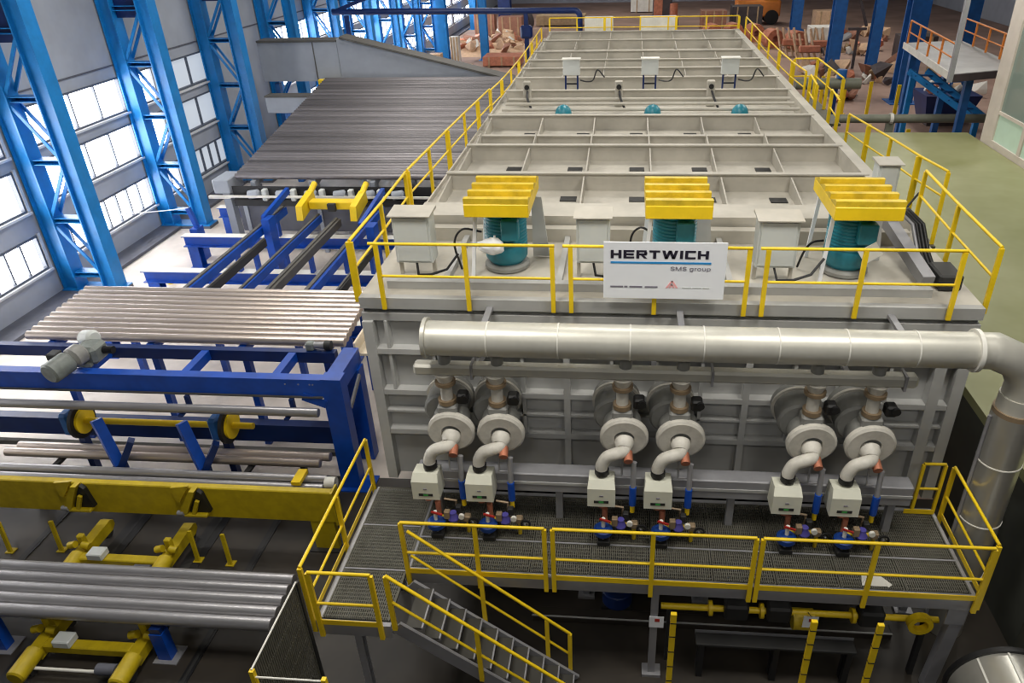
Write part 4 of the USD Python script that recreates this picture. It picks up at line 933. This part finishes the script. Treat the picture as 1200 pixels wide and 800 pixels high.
# log stack on the near floor with trolleys
proto = None
for i in range(5):
    y = 8.36 + 0.25 * i
    l = log_at(y, 0.918, -13.8, -6.02, 0.118, 'log_grey', f'dull grey log on the low near rack, {ordinal(i)} from its front edge', 'dull logs on the low near rack', proto)
    proto = proto or l
lk = Thing('log_rack', 'low dark blue rack carrying five dull grey logs', 'rack', (-10, 8.9, 0))
for x in (-13.2, -11.35, -8.15):
    lk.part('skid', box(x - 0.1, x + 0.1, 8.2, 9.6, 0.68, 0.8), 'blue_dark')
    for y in (8.28, 9.45): lk.part('leg', box(x - 0.12, x + 0.12, y - 0.1, y + 0.1, 0.02, 0.68), 'blue')
    lk.part('foot_plate', box(x - 0.2, x + 0.25, 8.1, 8.5, 0, 0.02), 'galv')
def trolley(xs, y0, y1, yc, label):
    t = Thing('rail_trolley', label, 'trolley', (sum(xs) / 2, (y0 + y1) / 2, 0), 'yellow rail trolleys')
    for x in xs:
        t.part('carriage', hull([(x + dx, yy, zz) for dx in (-0.11, 0.11) for yy, zz in ((y0 + 0.5, 0.14), (y1 - 0.1, 0.14), (y1, 0.22), (y0 + 0.5, 0.36), (y1, 0.34), (y1 - 0.08, 0.4))]), 'yellow_dirty')
        t.part('nose', lathe([(0, 0), (0.13, 0), (0.16, 0.03), (0.16, 0.55), (0, 0.55)], (x, y0, 0.27), (0, 1, 0.05), 16), 'yellow_dirty', smooth=40)
        for yy in (y0 + 0.3, y1 - 0.2): t.part('wheel', cyl((x - 0.1, yy, 0.125), (x + 0.1, yy, 0.125), 0.1, 14), 'dark_gap', smooth=40)
        yp_ = yc + 0.3
        t.part('cradle_post', cbox(x - 0.07, x + 0.07, yp_ - 0.06, yp_ + 0.06, 0.38, 0.66, 0.02), 'yellow_dirty')
        t.part('cradle_roller', cyl((x - 0.22, yp_ - 0.12, 0.46), (x - 0.07, yp_ - 0.12, 0.5), 0.075, 12), 'yellow_dirty', smooth=40)
        t.part('cradle_roller', cyl((x + 0.07, yp_ - 0.12, 0.5), (x + 0.22, yp_ - 0.12, 0.46), 0.075, 12), 'yellow_dirty', smooth=40)
    t.part('cross_beam', cbox(xs[0] + 0.11, xs[1] - 0.11, yc - 0.1, yc + 0.1, 0.2, 0.38, 0.02), 'yellow_dirty')
    t.part('drive_box', cbox(xs[0] + 0.35, xs[0] + 0.68, yc - 0.13, yc + 0.13, 0.38, 0.54, 0.02), 'box_grey')
    t.part('axle', tube([(xs[0] + 0.05, y0 + 0.3, 0.18), (xs[1] - 0.05, y0 + 0.3, 0.18)], 0.03, 8), 'pale', smooth=50)
    t.part('drive_motor', cyl((xs[1] - 0.55, y0 + 0.32, 0.24), (xs[1] - 0.2, y0 + 0.32, 0.24), 0.1, 12), 'base_dark', smooth=40)
    return t
trolley((-10.42, -8.55), 7.45, 9.0, 8.15, 'yellow rail trolley in front of the low log rack')
trolley((-11.15, -9.25), 9.72, 11.3, 10.2, 'yellow rail trolley behind the low log rack')
for x in (-10.75, -8.9, -7.6, -12.6):
    t = Thing('floor_rail', {-10.75: 'dark floor rail under the trolleys, on the wall side', -8.9: 'dark floor rail under the trolleys, on the furnace side', -7.6: 'dark floor rail nearest the stairs', -12.6: 'dark floor rail furthest from the stairs'}[x], 'rail', (x, 8, 0), 'dark floor rails')
    if x in (-10.75, -8.9): t.part('rail_head', box(x - 0.2, x + 0.2, -1, 12, 0.0, 0.015), 'cable')
    else: t.part('rail_head', box(x - 0.08, x + 0.08, -1, 11.9, 0.0, 0.015), 'cable')
    t.part('rail_groove', box(x - 0.03, x + 0.03, -1, 11.9, 0.015, 0.018), 'dark_gap')
for x, y, lab in ((-13.0, 10.55, 'thin yellow stop post behind the log rack, first from the wall'), (-11.9, 10.65, 'thin yellow stop post behind the log rack, second from the wall'), (-8.78, 10.55, 'thin yellow stop post behind the log rack, beside the trolley arm'), (-8.05, 10.5, 'thin yellow stop post behind the log rack, nearest the stairs')):
    t = Thing('stop_post', lab, 'post', (x, y, 0), 'thin yellow stop posts')
    t.part('shaft', bar((x, y, 0.02), (x - 0.05, y + 0.1, 0.75), 0.08, 0.05, up=(0, 1, 0)), 'yellow_dirty')
    t.part('foot_plate', box(x - 0.09, x + 0.09, y - 0.06, y + 0.1, 0, 0.02), 'yellow_dirty')

# ------------------------------------------------------------------ blue transfer frame behind the near log table
tf = Thing('transfer_frame', 'bright blue cross-beam frame standing between the two log tables', 'conveyor', (-12.5, 25, 0))
for y in (18.7, 22.2, 25.4, 28.6):
    x0 = {18.7: -16.2, 22.2: -16.6, 25.4: -16.9, 28.6: -17.1}[y]
    tf.part('cross_beam', ibeam((x0, y, 1.1), (-7.2, y, 1.1), 0.36, 0.42, 0.03, 0.03), 'blue')
    tf.part('beam_cap', box(x0, -7.2, y - 0.18, y + 0.18, 1.31, 1.325), 'pale')
    for x in (x0 + 0.35, -8.2): tf.part('leg', ibeam((x, y, 0.03), (x, y, 0.89), 0.4, 0.36, 0.03, 0.03, up=(0, 1, 0)), 'blue')
    for x in (x0 + 0.35, -8.2): tf.part('foot_plate', box(x - 0.3, x + 0.3, y - 0.25, y + 0.25, 0, 0.03), 'blue')
for (x, y0, y1, w, mat) in ((-13.05, 18.3, 26.2, 0.22, 'blue'), (-12.4, 19.0, 23.0, 0.1, 'dark_gap'), (-11.35, 18.3, 25.4, 0.16, 'blue'), (-10.5, 18.3, 25.0, 0.22, 'dark_sheet'), (-9.3, 18.3, 26.4, 0.24, 'blue'), (-8.4, 18.3, 22.4, 0.12, 'dark_gap')):
    rp = tf.part('conveyor_rail', box(x - w / 2, x + w / 2, y0, y1, 1.92, 2.18), mat)
    tf.part('chain', box(x - w / 2 + 0.02, x + 0.02, y0, y1, 2.18, 2.23), 'dark_sheet', parent=rp)
    for y in (22.2, 18.7, 25.4):
        if y0 < y < y1: tf.part('pedestal', box(x - 0.06, x + 0.06, y - 0.1, y + 0.1, 1.325, 1.92), 'blue')
for x, y in ((-12.75, 24.2), (-8.75, 23.6)):
    tf.part('drive_post', box(x - 0.14, x + 0.14, y - 0.25, y + 0.25, 0, 2.5), 'blue')
for (xa, ya, xb, yb_) in ((-12.9, 24.2, -12.95, 26.6), (-9.15, 23.6, -9.2, 26.6)):
    tf.part('upper_rail', bar((xa, ya, 2.45), (xb, yb_, 2.72), 0.14, 0.22), 'blue')
yc = Thing('yellow_carriage', 'yellow carriage bridging the rails before the dark log table', 'carriage', (-10.6, 25.0, 2.2))
for x in (-11.75, -9.75):
    yc.part('end_frame', hull([(x - 0.12, 24.6, 2.24), (x + 0.12, 24.6, 2.24), (x - 0.12, 26.0, 2.5), (x + 0.12, 26.0, 2.5), (x - 0.12, 24.7, 2.75), (x + 0.12, 24.7, 2.75), (x - 0.12, 25.9, 2.95), (x + 0.12, 25.9, 2.95)]), 'yellow')
    yc.part('horn', cyl((x, 25.8, 2.85), (x, 26.4, 3.05), 0.11, 12), 'yellow', smooth=40)
yc.part('bridge', cbox(-11.6, -9.9, 25.2, 25.6, 2.45, 2.75, 0.03), 'yellow')
yc.part('clamp', cbox(-10.85, -10.55, 25.05, 25.2, 2.42, 2.72, 0.02), 'dark_gap')
wr = Thing('wire_guard', 'blue post with white guard wire beside the second lattice column', 'post', (-17.3, 26.2, 0))
wr.part('post', bar((-16.75, 26.2, 1.33), (-16.95, 26.25, 2.1), 0.16, 0.16, up=(0, 1, 0)), 'blue')
wr.part('wire', tube([(-16.95, 26.25, 2.1), (-18.0, 26.3, 1.95), (-19.6, 26.0, 1.9)], 0.02, 6), 'white')
wr.part('pedestal', box(-16.95, -16.65, 25.95, 26.45, 0, 1.33), 'blue')
for x, y, lab in ((-16.9, 23.9, 'small yellow floor marker between the blue cross beams'), (-15.9, 20.7, 'small yellow floor marker just behind the near log table')):
    t = Thing('floor_marker', lab, 'marker', (x, y, 0)); t.part('peg', lathe([(0, 0), (0.13, 0), (0.11, 0.3), (0, 0.34)], (x, y, 0), (0, 0, 1), 12), 'yellow', smooth=40); t.part('band', ring((x, y, 0.12), (x, y, 0.17), 0.11, 0.128, 12), 'white')

# ------------------------------------------------------------------ rear inclined log table
def rear_z(y): return 3.0 + (y - 27.4) * 0.155
rt = Thing('rear_log_table', 'long inclined steel rack under the dark logs', 'rack', (-11.5, 31, 0))
for x in (-14.6, -12.2, -9.8, -6.0):
    rt.part('skid', bar((x, 27.2, rear_z(27.2) - 0.25), (x, 38.3, rear_z(38.3) - 0.25), 0.18, 0.26), 'grey_sheet')
    for y in (27.6, 32.8, 38.0): rt.part('leg', box(x - 0.1, x + 0.1, y - 0.1, y + 0.1, 0, rear_z(y) - 0.4), 'grey_sheet')
n = 46; proto = None
for i in range(n):
    y = 27.42 + 0.238 * i
    l = log_at(y, rear_z(y), -15.35, -5.0, 0.115, 'log_dark', f'dark grey aluminium log, {ordinal(i)} from the front of the inclined rear table', 'dark logs on the inclined rear table', proto, n=14)
    proto = proto or l
rr_ = Thing('roller_row', 'grey row of rollers and drives along the front of the rear log table', 'conveyor', (-11.5, 26.8, 0))
rr_.part('front_rail', box(-15.4, -5.0, 26.7, 26.78, 2.36, 2.44), 'pale')
rr_.part('base_beam', box(-15.4, -5.0, 26.95, 27.15, 1.95, 2.2), 'dark_gap')
rr_.part('back_panel', box(-15.4, -5.0, 27.02, 27.06, 2.2, 2.72), 'cable')  # black sheet added to paint the shadow under the rear log table
rr_.part('skirt', box(-15.3, -5.0, 27.0, 27.04, 0.9, 1.95), 'base_dark')  # dark sheet continuing that painted shadow below the base beam
for x in (-15.0, -12.0, -9.0): rr_.part('leg', box(x - 0.08, x + 0.08, 26.95, 27.15, 0, 1.95), 'grey_sheet')
for i, x in enumerate(np.arange(-14.7, -7.8, 1.15)):
    rr_.part('drive', lathe([(0, 0), (0.17, 0), (0.17, 0.4), (0.1, 0.46), (0, 0.46)], (x, 26.9, 2.42), (0.75, 0, 0.1), 14), 'grey_sheet', smooth=40)
    rr_.part('bearing', cbox(x + 0.55, x + 0.75, 26.8, 27.1, 2.2, 2.65, 0.03), 'box_grey')
eb = Thing('end_cabinet', 'light grey block at the wall-side end of the roller row', 'cabinet', (-15.8, 27.4, 0))
eb.part('body', cbox(-16.1, -15.45, 26.9, 28.1, 2.45, 3.0, 0.03), 'grey_sheet')
eb.part('foot', box(-15.95, -15.65, 27.2, 27.6, 0, 2.45), 'grey_sheet')
eb.part('shelf', box(-16.3, -15.43, 26.75, 26.9, 2.3, 2.4), 'pale')

# grey chute behind the dark logs
ch = Thing('grey_chute', 'smooth grey sheet-metal chute sloping down behind the dark logs', 'chute', (-11, 39.2, 0))
ch.part('wedge', extrude([(-14.7, 4.3), (-6.0, 4.3), (-6.0, 4.45), (-14.5, 6.45), (-14.7, 6.45)], (0, 39.6, 0), (0, 39.0, 0)) if False else hull([(x, y, z) for y in (39.0, 39.9) for x, z in ((-14.8, 4.3), (-6.0, 4.3), (-6.0, 4.42), (-14.5, 6.5), (-14.8, 6.5))]), 'grey_sheet')
ch.part('top_cover', bar((-14.6, 39.45, 6.56), (-5.9, 39.45, 4.46), 1.15, 0.1), 'dark_sheet')
ch.part('box_section', box(-19.0, -14.82, 39.0, 39.9, 4.45, 6.35), 'grey_sheet')
ch.part('box_lid', box(-19.0, -14.82, 38.95, 39.95, 6.35, 6.45), 'dark_sheet')
ch.part('seam', box(-16.1, -16.05, 38.97, 39.0, 4.45, 6.35), 'dark_sheet')
for x in (-18.5, -14.2, -9.0): ch.part('leg', box(x - 0.12, x + 0.12, 39.3, 39.6, 0, 4.3), 'steel_blue')
lb = Thing('grey_side_box', 'smaller grey box beam below the chute beside the lattice columns', 'box', (-16.2, 36.2, 0))
lb.part('body', cbox(-17.7, -15.5, 36.0, 36.6, 3.5, 4.25, 0.02), 'grey_sheet')
lb.part('lid', box(-17.7, -15.5, 35.95, 36.65, 4.25, 4.33), 'dark_sheet')
lb.part('leg', box(-16.9, -16.6, 36.1, 36.5, 0, 3.5), 'steel_blue')
yk = Thing('yellow_stop_block', 'small yellow block at the rear corner of the dark log table', 'block', (-15.2, 38.7, 4.2))
yk.part('block', cbox(-15.9, -14.9, 38.45, 38.75, 4.35, 4.62, 0.03), 'yellow')
yk.part('post', box(-15.6, -15.3, 38.5, 38.7, 0, 4.35), 'steel_blue')

# ================================================================== BACKGROUND behind the furnace
bp = Thing('blue_pipe', 'long dark blue pipe crossing behind the roof and bending down', 'pipe', (-9, 46, 0))
bp.part('pipe_run', tube([(-17.4, 46, 7.05), (-3.2, 46, 6.95)] + arc((-3.2, 46, 6.65), 0.3, 90, 0, (1, 0, 0), (0, 0, 1), 6) + [(-2.9, 46, 0.05)], 0.17, 12), 'blue_dark', smooth=40)
for x in (-16.6, -6.0): bp.part('stand', box(x - 0.12, x + 0.12, 45.9, 46.1, 0, 6.85), 'blue_dark')
bp.part('stand_head', cbox(-6.35, -5.65, 45.75, 46.25, 5.5, 6.2, 0.1), 'blue_dark')
bp.part('diagonal', bar((-17.2, 46, 7.1), (-13.4, 46, 8.4), 0.2, 0.2), 'blue_dark')
def steel_post(x, y, h, w, label, mat='steel_blue'):
    t = Thing('steel_column', label, 'column', (x, y, 0), 'blue steel columns in the far hall')
    t.part('shaft', ibeam((x, y, 0.05), (x, y, h), w, w, w * 0.12, w * 0.14, up=(0, 1, 0)), mat)
    t.part('base_plate', box(x - w * 0.8, x + w * 0.8, y - w * 0.8, y + w * 0.8, 0, 0.05), mat)
    t.part('cap_plate', box(x - w * 0.6, x + w * 0.6, y - w * 0.6, y + w * 0.6, h, h + 0.05), mat)
for i, (x, y, w) in enumerate([(17.2, 68.5, 1.0), (20.0, 67.0, 0.8), (18.7, 54.5, 1.2), (20.9, 51.5, 0.8), (18.5, 92, 1.1)]):
    steel_post(x, y, 16, w, ['tall blue steel column behind the side landing', 'slimmer blue steel column beside the tall yellow pole', 'thick blue steel column at the corner of the orange-railed platform', 'blue steel column under the orange-railed platform', 'distant blue steel column beside the yellow machine'][i])
for i, (x, y, w) in enumerate([(-17.3, 73, 0.8), (-13.6, 73.5, 0.7), (-18.9, 96, 0.8), (-14.6, 93.5, 1.4)]):
    steel_post(x, y, 14, w, ['pale blue column rising behind the grey chute, beside its peak', 'slim pale blue column rising behind the middle of the chute', 'far pale blue column against the bright windows', 'far dark blue column behind the brown crates'][i], 'column_blue' if i < 3 else 'blue_dark')
tb2 = Thing('diagonal_brace', 'dark diagonal brace between the far blue columns', 'brace', (18.5, 66, 0))
tb2.part('brace_bar', bar((17.95, 67.5, 6.6), (19.3, 67.5, 3.3), 0.2, 0.2), 'dark_machine')
tb2.part('tie_bar', box(17.9, 19.35, 67.4, 67.6, 3.0, 3.2), 'dark_machine')
tb2.part('post', box(18.6, 18.8, 67.4, 67.6, 0, 3.0), 'dark_machine')
yp = Thing('tall_yellow_pole', 'tall yellow pole beside the slimmer far column', 'pole', (22.3, 66, 0))
yp.part('shaft', box(22.0, 22.35, 66, 66.3, 0, 13), 'yellow_worn')
yp.part('foot', box(21.8, 22.6, 65.8, 66.5, 0, 0.2), 'dark_machine')

op = Thing('access_platform', 'high grey access platform with white edge beside the glazed booth', 'platform', (14.5, 38, 0))
DK = [(13.55, 33.95), (17.0, 35.3), (17.4, 43.4), (14.35, 42.8)]
op.part('deck', hull([(x, y, z) for x, y in DK for z in (5.38, 5.5)]), 'furnace')
op.part('edge_beam', bar((13.5, 33.95, 5.38), (14.3, 42.8, 5.38), 0.07, 0.3), 'pale')
op.part('front_beam', bar((13.55, 33.9, 5.33), (17.0, 35.25, 5.33), 0.07, 0.3), 'dark_machine')
op.part('pole', bar((13.44, 33.8, 5.2), (13.44, 33.8, 14), 0.18, 0.18, up=(0, 1, 0)), 'galv')
op.part('support', box(14.6, 14.9, 42.3, 42.6, 0, 5.38), 'steel_blue')
op.part('support', box(16.6, 16.9, 42.6, 42.9, 0, 5.38), 'steel_blue')
op.part('support', box(14.9, 15.2, 35.6, 35.9, 0, 5.38), 'steel_blue')
orr = 'orange railings of the access platform'
for a, b, lab in (((13.62, 34.3), (14.4, 42.6), 'orange railing on the white-edged side of the high access platform'), ((16.75, 35.6), (17.3, 43.2), 'orange railing on the far side of the high access platform, by the booth')):
    a, b = np.array(a), np.array(b)
    railing('orange_railing', lab, 'railing', orr, [((*(a + (b - a) * t), 5.503), (*(a + (b - a) * t), 6.58), 0.09) for t in (0, 0.25, 0.5, 0.75, 1)],
            [[(*a, 6.6), (*b, 6.6)], [(*a, 6.05), (*b, 6.05)]], mat='orange', rr=0.04)
pp1 = Thing('grey_main_pipe', 'dull grey pipe running behind the far edge of the olive roof', 'pipe', (13, 37, 0))
pp1.part('pipe_run', tube([(7.0, 37, 2.95), (18.6, 37, 2.95)], 0.2, 14), 'greenpipe', smooth=40)
pp1.part('support', box(12.25, 12.6, 36.9, 37.1, 0, 2.78), 'greenpipe')
pp1.part('support', box(17.6, 17.9, 36.9, 37.1, 0, 2.78), 'greenpipe')
pp1.part('clamp', ring((12.35, 37, 2.95), (12.5, 37, 2.95), 0.19, 0.25, 14), 'pale')
pp2 = Thing('short_grey_pipe', 'short thick grey pipe on a stand behind the side landing', 'pipe', (10.5, 41, 0))
pp2.part('pipe_run', tube([(8.6, 41, 3.8), (11.9, 41, 3.8)], 0.28, 14), 'greenpipe', smooth=40)
pp2.part('stand', box(10.5, 10.8, 40.9, 41.1, 0, 3.55), 'blue_dark')
pp2.part('pump', cyl((10.9, 41, 4.08), (10.9, 41, 4.5), 0.25, 14), 'steel_blue', smooth=40)
for i, (x, y) in enumerate(((12.7, 52), (13.9, 51), (15.2, 50), (16.6, 49), (12.9, 41.5), (14.6, 40.5))):
    t = Thing('barrier_post', ['yellow barrier post by the short grey pipe', 'second yellow barrier post from the short grey pipe', 'third yellow barrier post from the short grey pipe', 'yellow barrier post before the blue hopper', 'yellow barrier post behind the grey main pipe, by its clamp', 'yellow barrier post behind the grey main pipe, near the booth'][i], 'post', (x, y, 0), 'far yellow barrier posts')
    t.part('shaft', box(x - 0.1, x + 0.1, y - 0.06, y + 0.06, 0, 2.2 if i < 4 else 1.6), 'yellow')
    t.part('foot', box(x - 0.2, x + 0.2, y - 0.16, y + 0.16, 0, 0.04), 'yellow')
hp = Thing('scrap_hopper', 'dark blue hopper heaped with scrap below the orange-railed platform', 'hopper', (19.3, 53, 0))
hp.part('bin', hull([(18.0, 47.5, 0.4), (20.4, 47.5, 0.4), (17.6, 47, 1.9), (20.8, 47, 1.9), (17.6, 49.6, 1.9), (20.8, 49.6, 1.9), (18.0, 49.3, 0.4), (20.4, 49.3, 0.4)]), 'blue_dark')
hp.part('stand', box(18.2, 20.2, 47.7, 49.1, 0, 0.4), 'dark_machine')
v = meshkit.fbm(np.c_[rng.uniform(0, 9, 10), rng.uniform(0, 9, 10), np.zeros(10)])
for k in range(10):
    cx_, cy_, s_ = rng.uniform(17.9, 20.4), rng.uniform(47.4, 49.2), rng.uniform(0.2, 0.5)
    hp.part('scrap_piece', hull([np.array([cx_, cy_, 1.9 + s_ * 0.4]) + rng.uniform(-1, 1, 3) * s_ for _ in range(9)]), ['pale', 'copper', 'tan', 'galv'][k % 4])
bs = Thing('blue_stair', 'bright blue stair flight below the orange-railed platform', 'stairs', (15.5, 40, 0))
for dx in (0, 0.9): bs.part('stringer', bar((14.4 + dx, 41.6, 4.3), (17.2 + dx * 0.6, 39.0, 2.4), 0.12, 0.3), 'column_blue')
for k in range(6):
    t_ = (k + 0.5) / 6; bs.part('tread', box(14.4 + 2.8 * t_, 15.3 + 2.6 * t_, 41.45 - 2.6 * t_, 41.75 - 2.6 * t_, 4.25 - 1.9 * t_, 4.3 - 1.9 * t_), 'steel_blue')
bs.part('leg', box(17.1, 17.35, 38.9, 39.15, 0, 2.5), 'column_blue'); bs.part('leg', box(14.5, 14.75, 41.4, 41.65, 0, 4.3), 'column_blue')

def crate(name, label, cat, x, y, w, d, h, mat, slats=3, group=None, z=0):
    t = Thing(name, label, cat, (x, y, z), group)
    t.part('body', cbox(x - w / 2, x + w / 2, y - d / 2, y + d / 2, z + 0.12, z + h, 0.03), mat)
    for k in range(slats):
        xx_ = x - w / 2 + (k + 0.5) * w / slats
        t.part('batten', box(xx_ - 0.07, xx_ + 0.07, y - d / 2 - 0.04, y - d / 2, z + 0.12, z + h), 'wood')
    for s in (-1, 1): t.part('skid', box(x + s * w * 0.35 - 0.1, x + s * w * 0.35 + 0.1, y - d / 2, y + d / 2, z, z + 0.12), 'wood')
cr = [(-16.3, 89.6, 2.3, 1.6, 2.6, 'brown', 'reddish-brown crate before the dark blue column, far behind the chute'), (-13.2, 88.4, 2.6, 1.8, 2.2, 'brown', 'reddish-brown crate beside the dark coil, far behind the chute'),
      (-15.9, 71.2, 0.8, 0.8, 2.4, 'pale', 'upright white crate standing before the tan rubble'), (-11.4, 70.5, 3.4, 2.4, 0.9, 'copper', 'flat copper-coloured crate beside the far roof railing'),
      (-14.6, 66.5, 2.2, 1.2, 0.7, 'tan', 'low tan crate between the rubble and the blue pipe stand'), (-17.4, 69.6, 1.1, 1.0, 1.2, 'tan', 'small tan crate beside the upright white crate'),
      (9.3, 92, 2.8, 2.0, 2.2, 'brown', 'brown crate behind the corner of the far roof railing'), (13.2, 94, 3.4, 2.4, 2.4, 'dark_machine', 'wide dark crate behind the far roof railing corner'),
      (21.5, 90, 3.0, 2.0, 2.2, 'tan', 'tan crate beyond the tall blue column'), (25.0, 72, 3.0, 2.2, 2.0, 'dark_machine', 'dark crate beyond the tall yellow pole'), (19.0, 82, 2.2, 2.0, 1.6, 'pale', 'pale crate between the far blue columns'),
      (27.8, 57.5, 2.5, 2.0, 1.8, 'brown', 'brown crate beyond the orange-railed platform'), (30.0, 62, 2.8, 2.4, 2.6, 'tan', 'tall tan crate beside the glazed booth top'), (21.8, 43.0, 2.0, 2.6, 3.0, 'brown', 'brown crate between the blue stair and the booth'),
      (-8.5, 99, 6.0, 3.0, 1.2, 'wood', 'long low timber crate on the far floor'), (2.5, 112, 5.0, 2.0, 1.6, 'pale', 'long pale crate at the far end of the hall')]
for (x, y, w, d, h, mat, lab) in cr: crate('crate', lab, 'crate', x, y, w, d, h, mat, 3)
# dark machine and yellow machine far back
dm = Thing('dark_machine', 'dark upright machine behind the middle of the far roof railing', 'machine', (3.6, 96, 0))
dm.part('base', cbox(1.9, 5.6, 95, 97.5, 0, 1.0, 0.1), 'dark_machine'); dm.part('tower', cbox(2.6, 4.8, 95.4, 97, 1.0, 5.5, 0.1), 'dark_machine')
dm.part('side_tank', cyl((5.0, 95.6, 1.0), (5.0, 95.6, 2.6), 0.5, 14), 'copper', smooth=40); dm.part('guard', box(2.7, 3.7, 95.3, 95.4, 1.2, 3.0), 'copper')
ym = Thing('yellow_loader', 'yellow loader machine standing far back beside the blue column', 'loader', (16.0, 98, 0))
ym.part('chassis', cbox(12.5, 17.6, 97, 99.5, 0.8, 2.6, 0.15), 'orange'); ym.part('cab', cbox(15.6, 17.4, 97.2, 99.2, 2.6, 4.6, 0.15), 'yellow_worn')
ym.part('cab_glass', box(15.8, 17.2, 97.15, 97.2, 3.2, 4.3), 'dark_machine'); ym.part('arm', bar((15.4, 98, 2.6), (12.0, 97.6, 4.4), 0.4, 0.5), 'yellow'); ym.part('bucket', hull([(11.2, 96.6, 3.4), (12.4, 96.6, 3.4), (11.2, 99, 3.4), (12.4, 99, 3.4), (11.6, 96.6, 4.6), (11.6, 99, 4.6)]), 'yellow_worn')
for x in (13.4, 16.6): ym.part('wheel', cyl((x, 96.7, 0.8), (x, 97.3, 0.8), 0.8, 20), 'cable', smooth=40)
for x in (13.4, 16.6): ym.part('wheel', cyl((x, 99.3, 0.8), (x, 99.9, 0.8), 0.8, 20), 'cable', smooth=40)
# copper coils and wooden racks
for i, (x, y) in enumerate(((8.2, 84), (10.4, 84.5), (12.4, 83.6), (13.6, 79.5), (15.5, 78.0))):
    t = Thing('copper_coil', f'copper-coloured coil lying behind the far roof corner, {ordinal(i)} from the dark machine', 'coil', (x, y, 0), 'copper coils behind the roof')
    t.part('windings', lathe([(0.3, 0), (0.85, 0), (0.9, 0.1), (0.9, 1.3), (0.85, 1.4), (0.3, 1.4), (0.3, 0)], (x, y, 0.92), (0.3, -1, 0), 20), 'copper', smooth=40)
    t.part('chock', box(x - 0.7, x + 0.9, y - 1.4, y, 0, 0.12), 'wood')
for i, (x, y) in enumerate(((14.9, 74), (17.2, 73), (15.6, 70))):
    t = Thing('timber_rack', ['leaning timber rack behind the rear roof railing, furthest back', 'leaning timber rack beside the tall blue column', 'leaning timber rack directly behind the side landing'][i], 'rack', (x, y, 0), 'leaning timber racks')
    for k in range(4):
        t.part('upright', bar((x - 0.9 + 0.5 * k, y, 0), (x - 1.5 + 0.5 * k, y + 0.6, 2.4), 0.18, 0.12), 'tan')
    t.part('shelf', box(x - 1.2, x + 0.9, y - 0.1, y + 0.2, 0.9, 1.0), 'wood')
    t.part('load', cbox(x - 1.0, x + 0.8, y - 0.5, y + 0.1, 1.0, 1.5, 0.05), 'copper')
for h_, (cx_, cy_, w_, d_, n_, lab) in enumerate([(24.0, 66.5, 3.0, 2.5, 16, 'mixed scrap heap beyond the slimmer blue column'), (15.6, 64.0, 1.4, 2.6, 14, 'mixed scrap heap between the side landing and the thick blue column'), (20.5, 76.0, 2.6, 3.0, 16, 'mixed scrap heap between the two tall far columns'), (23.5, 85.0, 2.8, 3.0, 14, 'distant mixed scrap heap near the yellow loader'), (14.4, 55.6, 1.2, 1.2, 16, 'mixed scrap heap behind the short grey pipe and its pump'), (22.6, 57.5, 1.5, 2.0, 16, 'mixed scrap heap under the orange-railed platform, behind the hopper'), (18.6, 62.0, 1.0, 2.2, 12, 'small mixed scrap heap behind the thick blue column')]):
    t = Thing('scrap_heap', lab, 'heap', (cx_, cy_, 0), 'mixed scrap heaps in the far hall')
    for k in range(n_):
        s_ = rng.uniform(0.3, 0.85)
        c_ = np.array([cx_ + rng.uniform(-1, 1) * w_, cy_ + rng.uniform(-1, 1) * d_, s_ * rng.uniform(0.5, 1.0)])
        t.part('scrap_piece', hull([np.array([*(c_[:2] + rng.uniform(-1, 1, 2) * s_), max(0.0, c_[2] + rng.uniform(-1, 1) * s_)]) for _ in range(9)] + [np.array([c_[0], c_[1], 0.0])]), ['brown', 'pale', 'tan', 'dark_machine', 'copper', 'tan', 'wood', 'galv'][k % 8])
# tan rubble heap: broken refractory blocks, each a part
ru = Thing('refractory_heap', 'heap of broken tan refractory blocks behind the chute', 'heap', (-15, 80, 0))
for k in range(46):
    x, y = rng.uniform(-17.2, -10.6), rng.uniform(75.8, 84.5)
    s = rng.uniform(0.35, 0.95); zb = 0.25 + 0.7 * max(0, 1 - abs(x + 14) / 4.5)
    ru.part('block', hull([np.array([x, y, zb]) + rng.uniform(-1, 1, 3) * np.array([s, s, min(s, zb) * 0.95]) for _ in range(9)]), ['tan', 'tan', 'brown', 'copper', 'pale'][k % 5])
ru.part('bed', hull([(-17.6, 75.2, 0), (-10, 75.2, 0), (-17.6, 85.2, 0), (-10, 85.2, 0), (-16, 78, 0.7), (-12, 78, 0.7), (-14, 82, 0.9)]), 'tan')
dc = Thing('dark_coil', 'dark round coil lying on top of the rubble side', 'coil', (-13.2, 91.5, 0))
dc.part('windings', lathe([(0.35, 0), (1.25, 0), (1.3, 0.1), (1.3, 1.2), (1.25, 1.3), (0.35, 1.3), (0.35, 0)], (-12.2, 91.5, 1.32), (-0.2, -1, 0), 22), 'dark_machine', smooth=40)
dc.part('chock', box(-13.4, -11.2, 90.2, 91.4, 0, 0.12), 'wood')
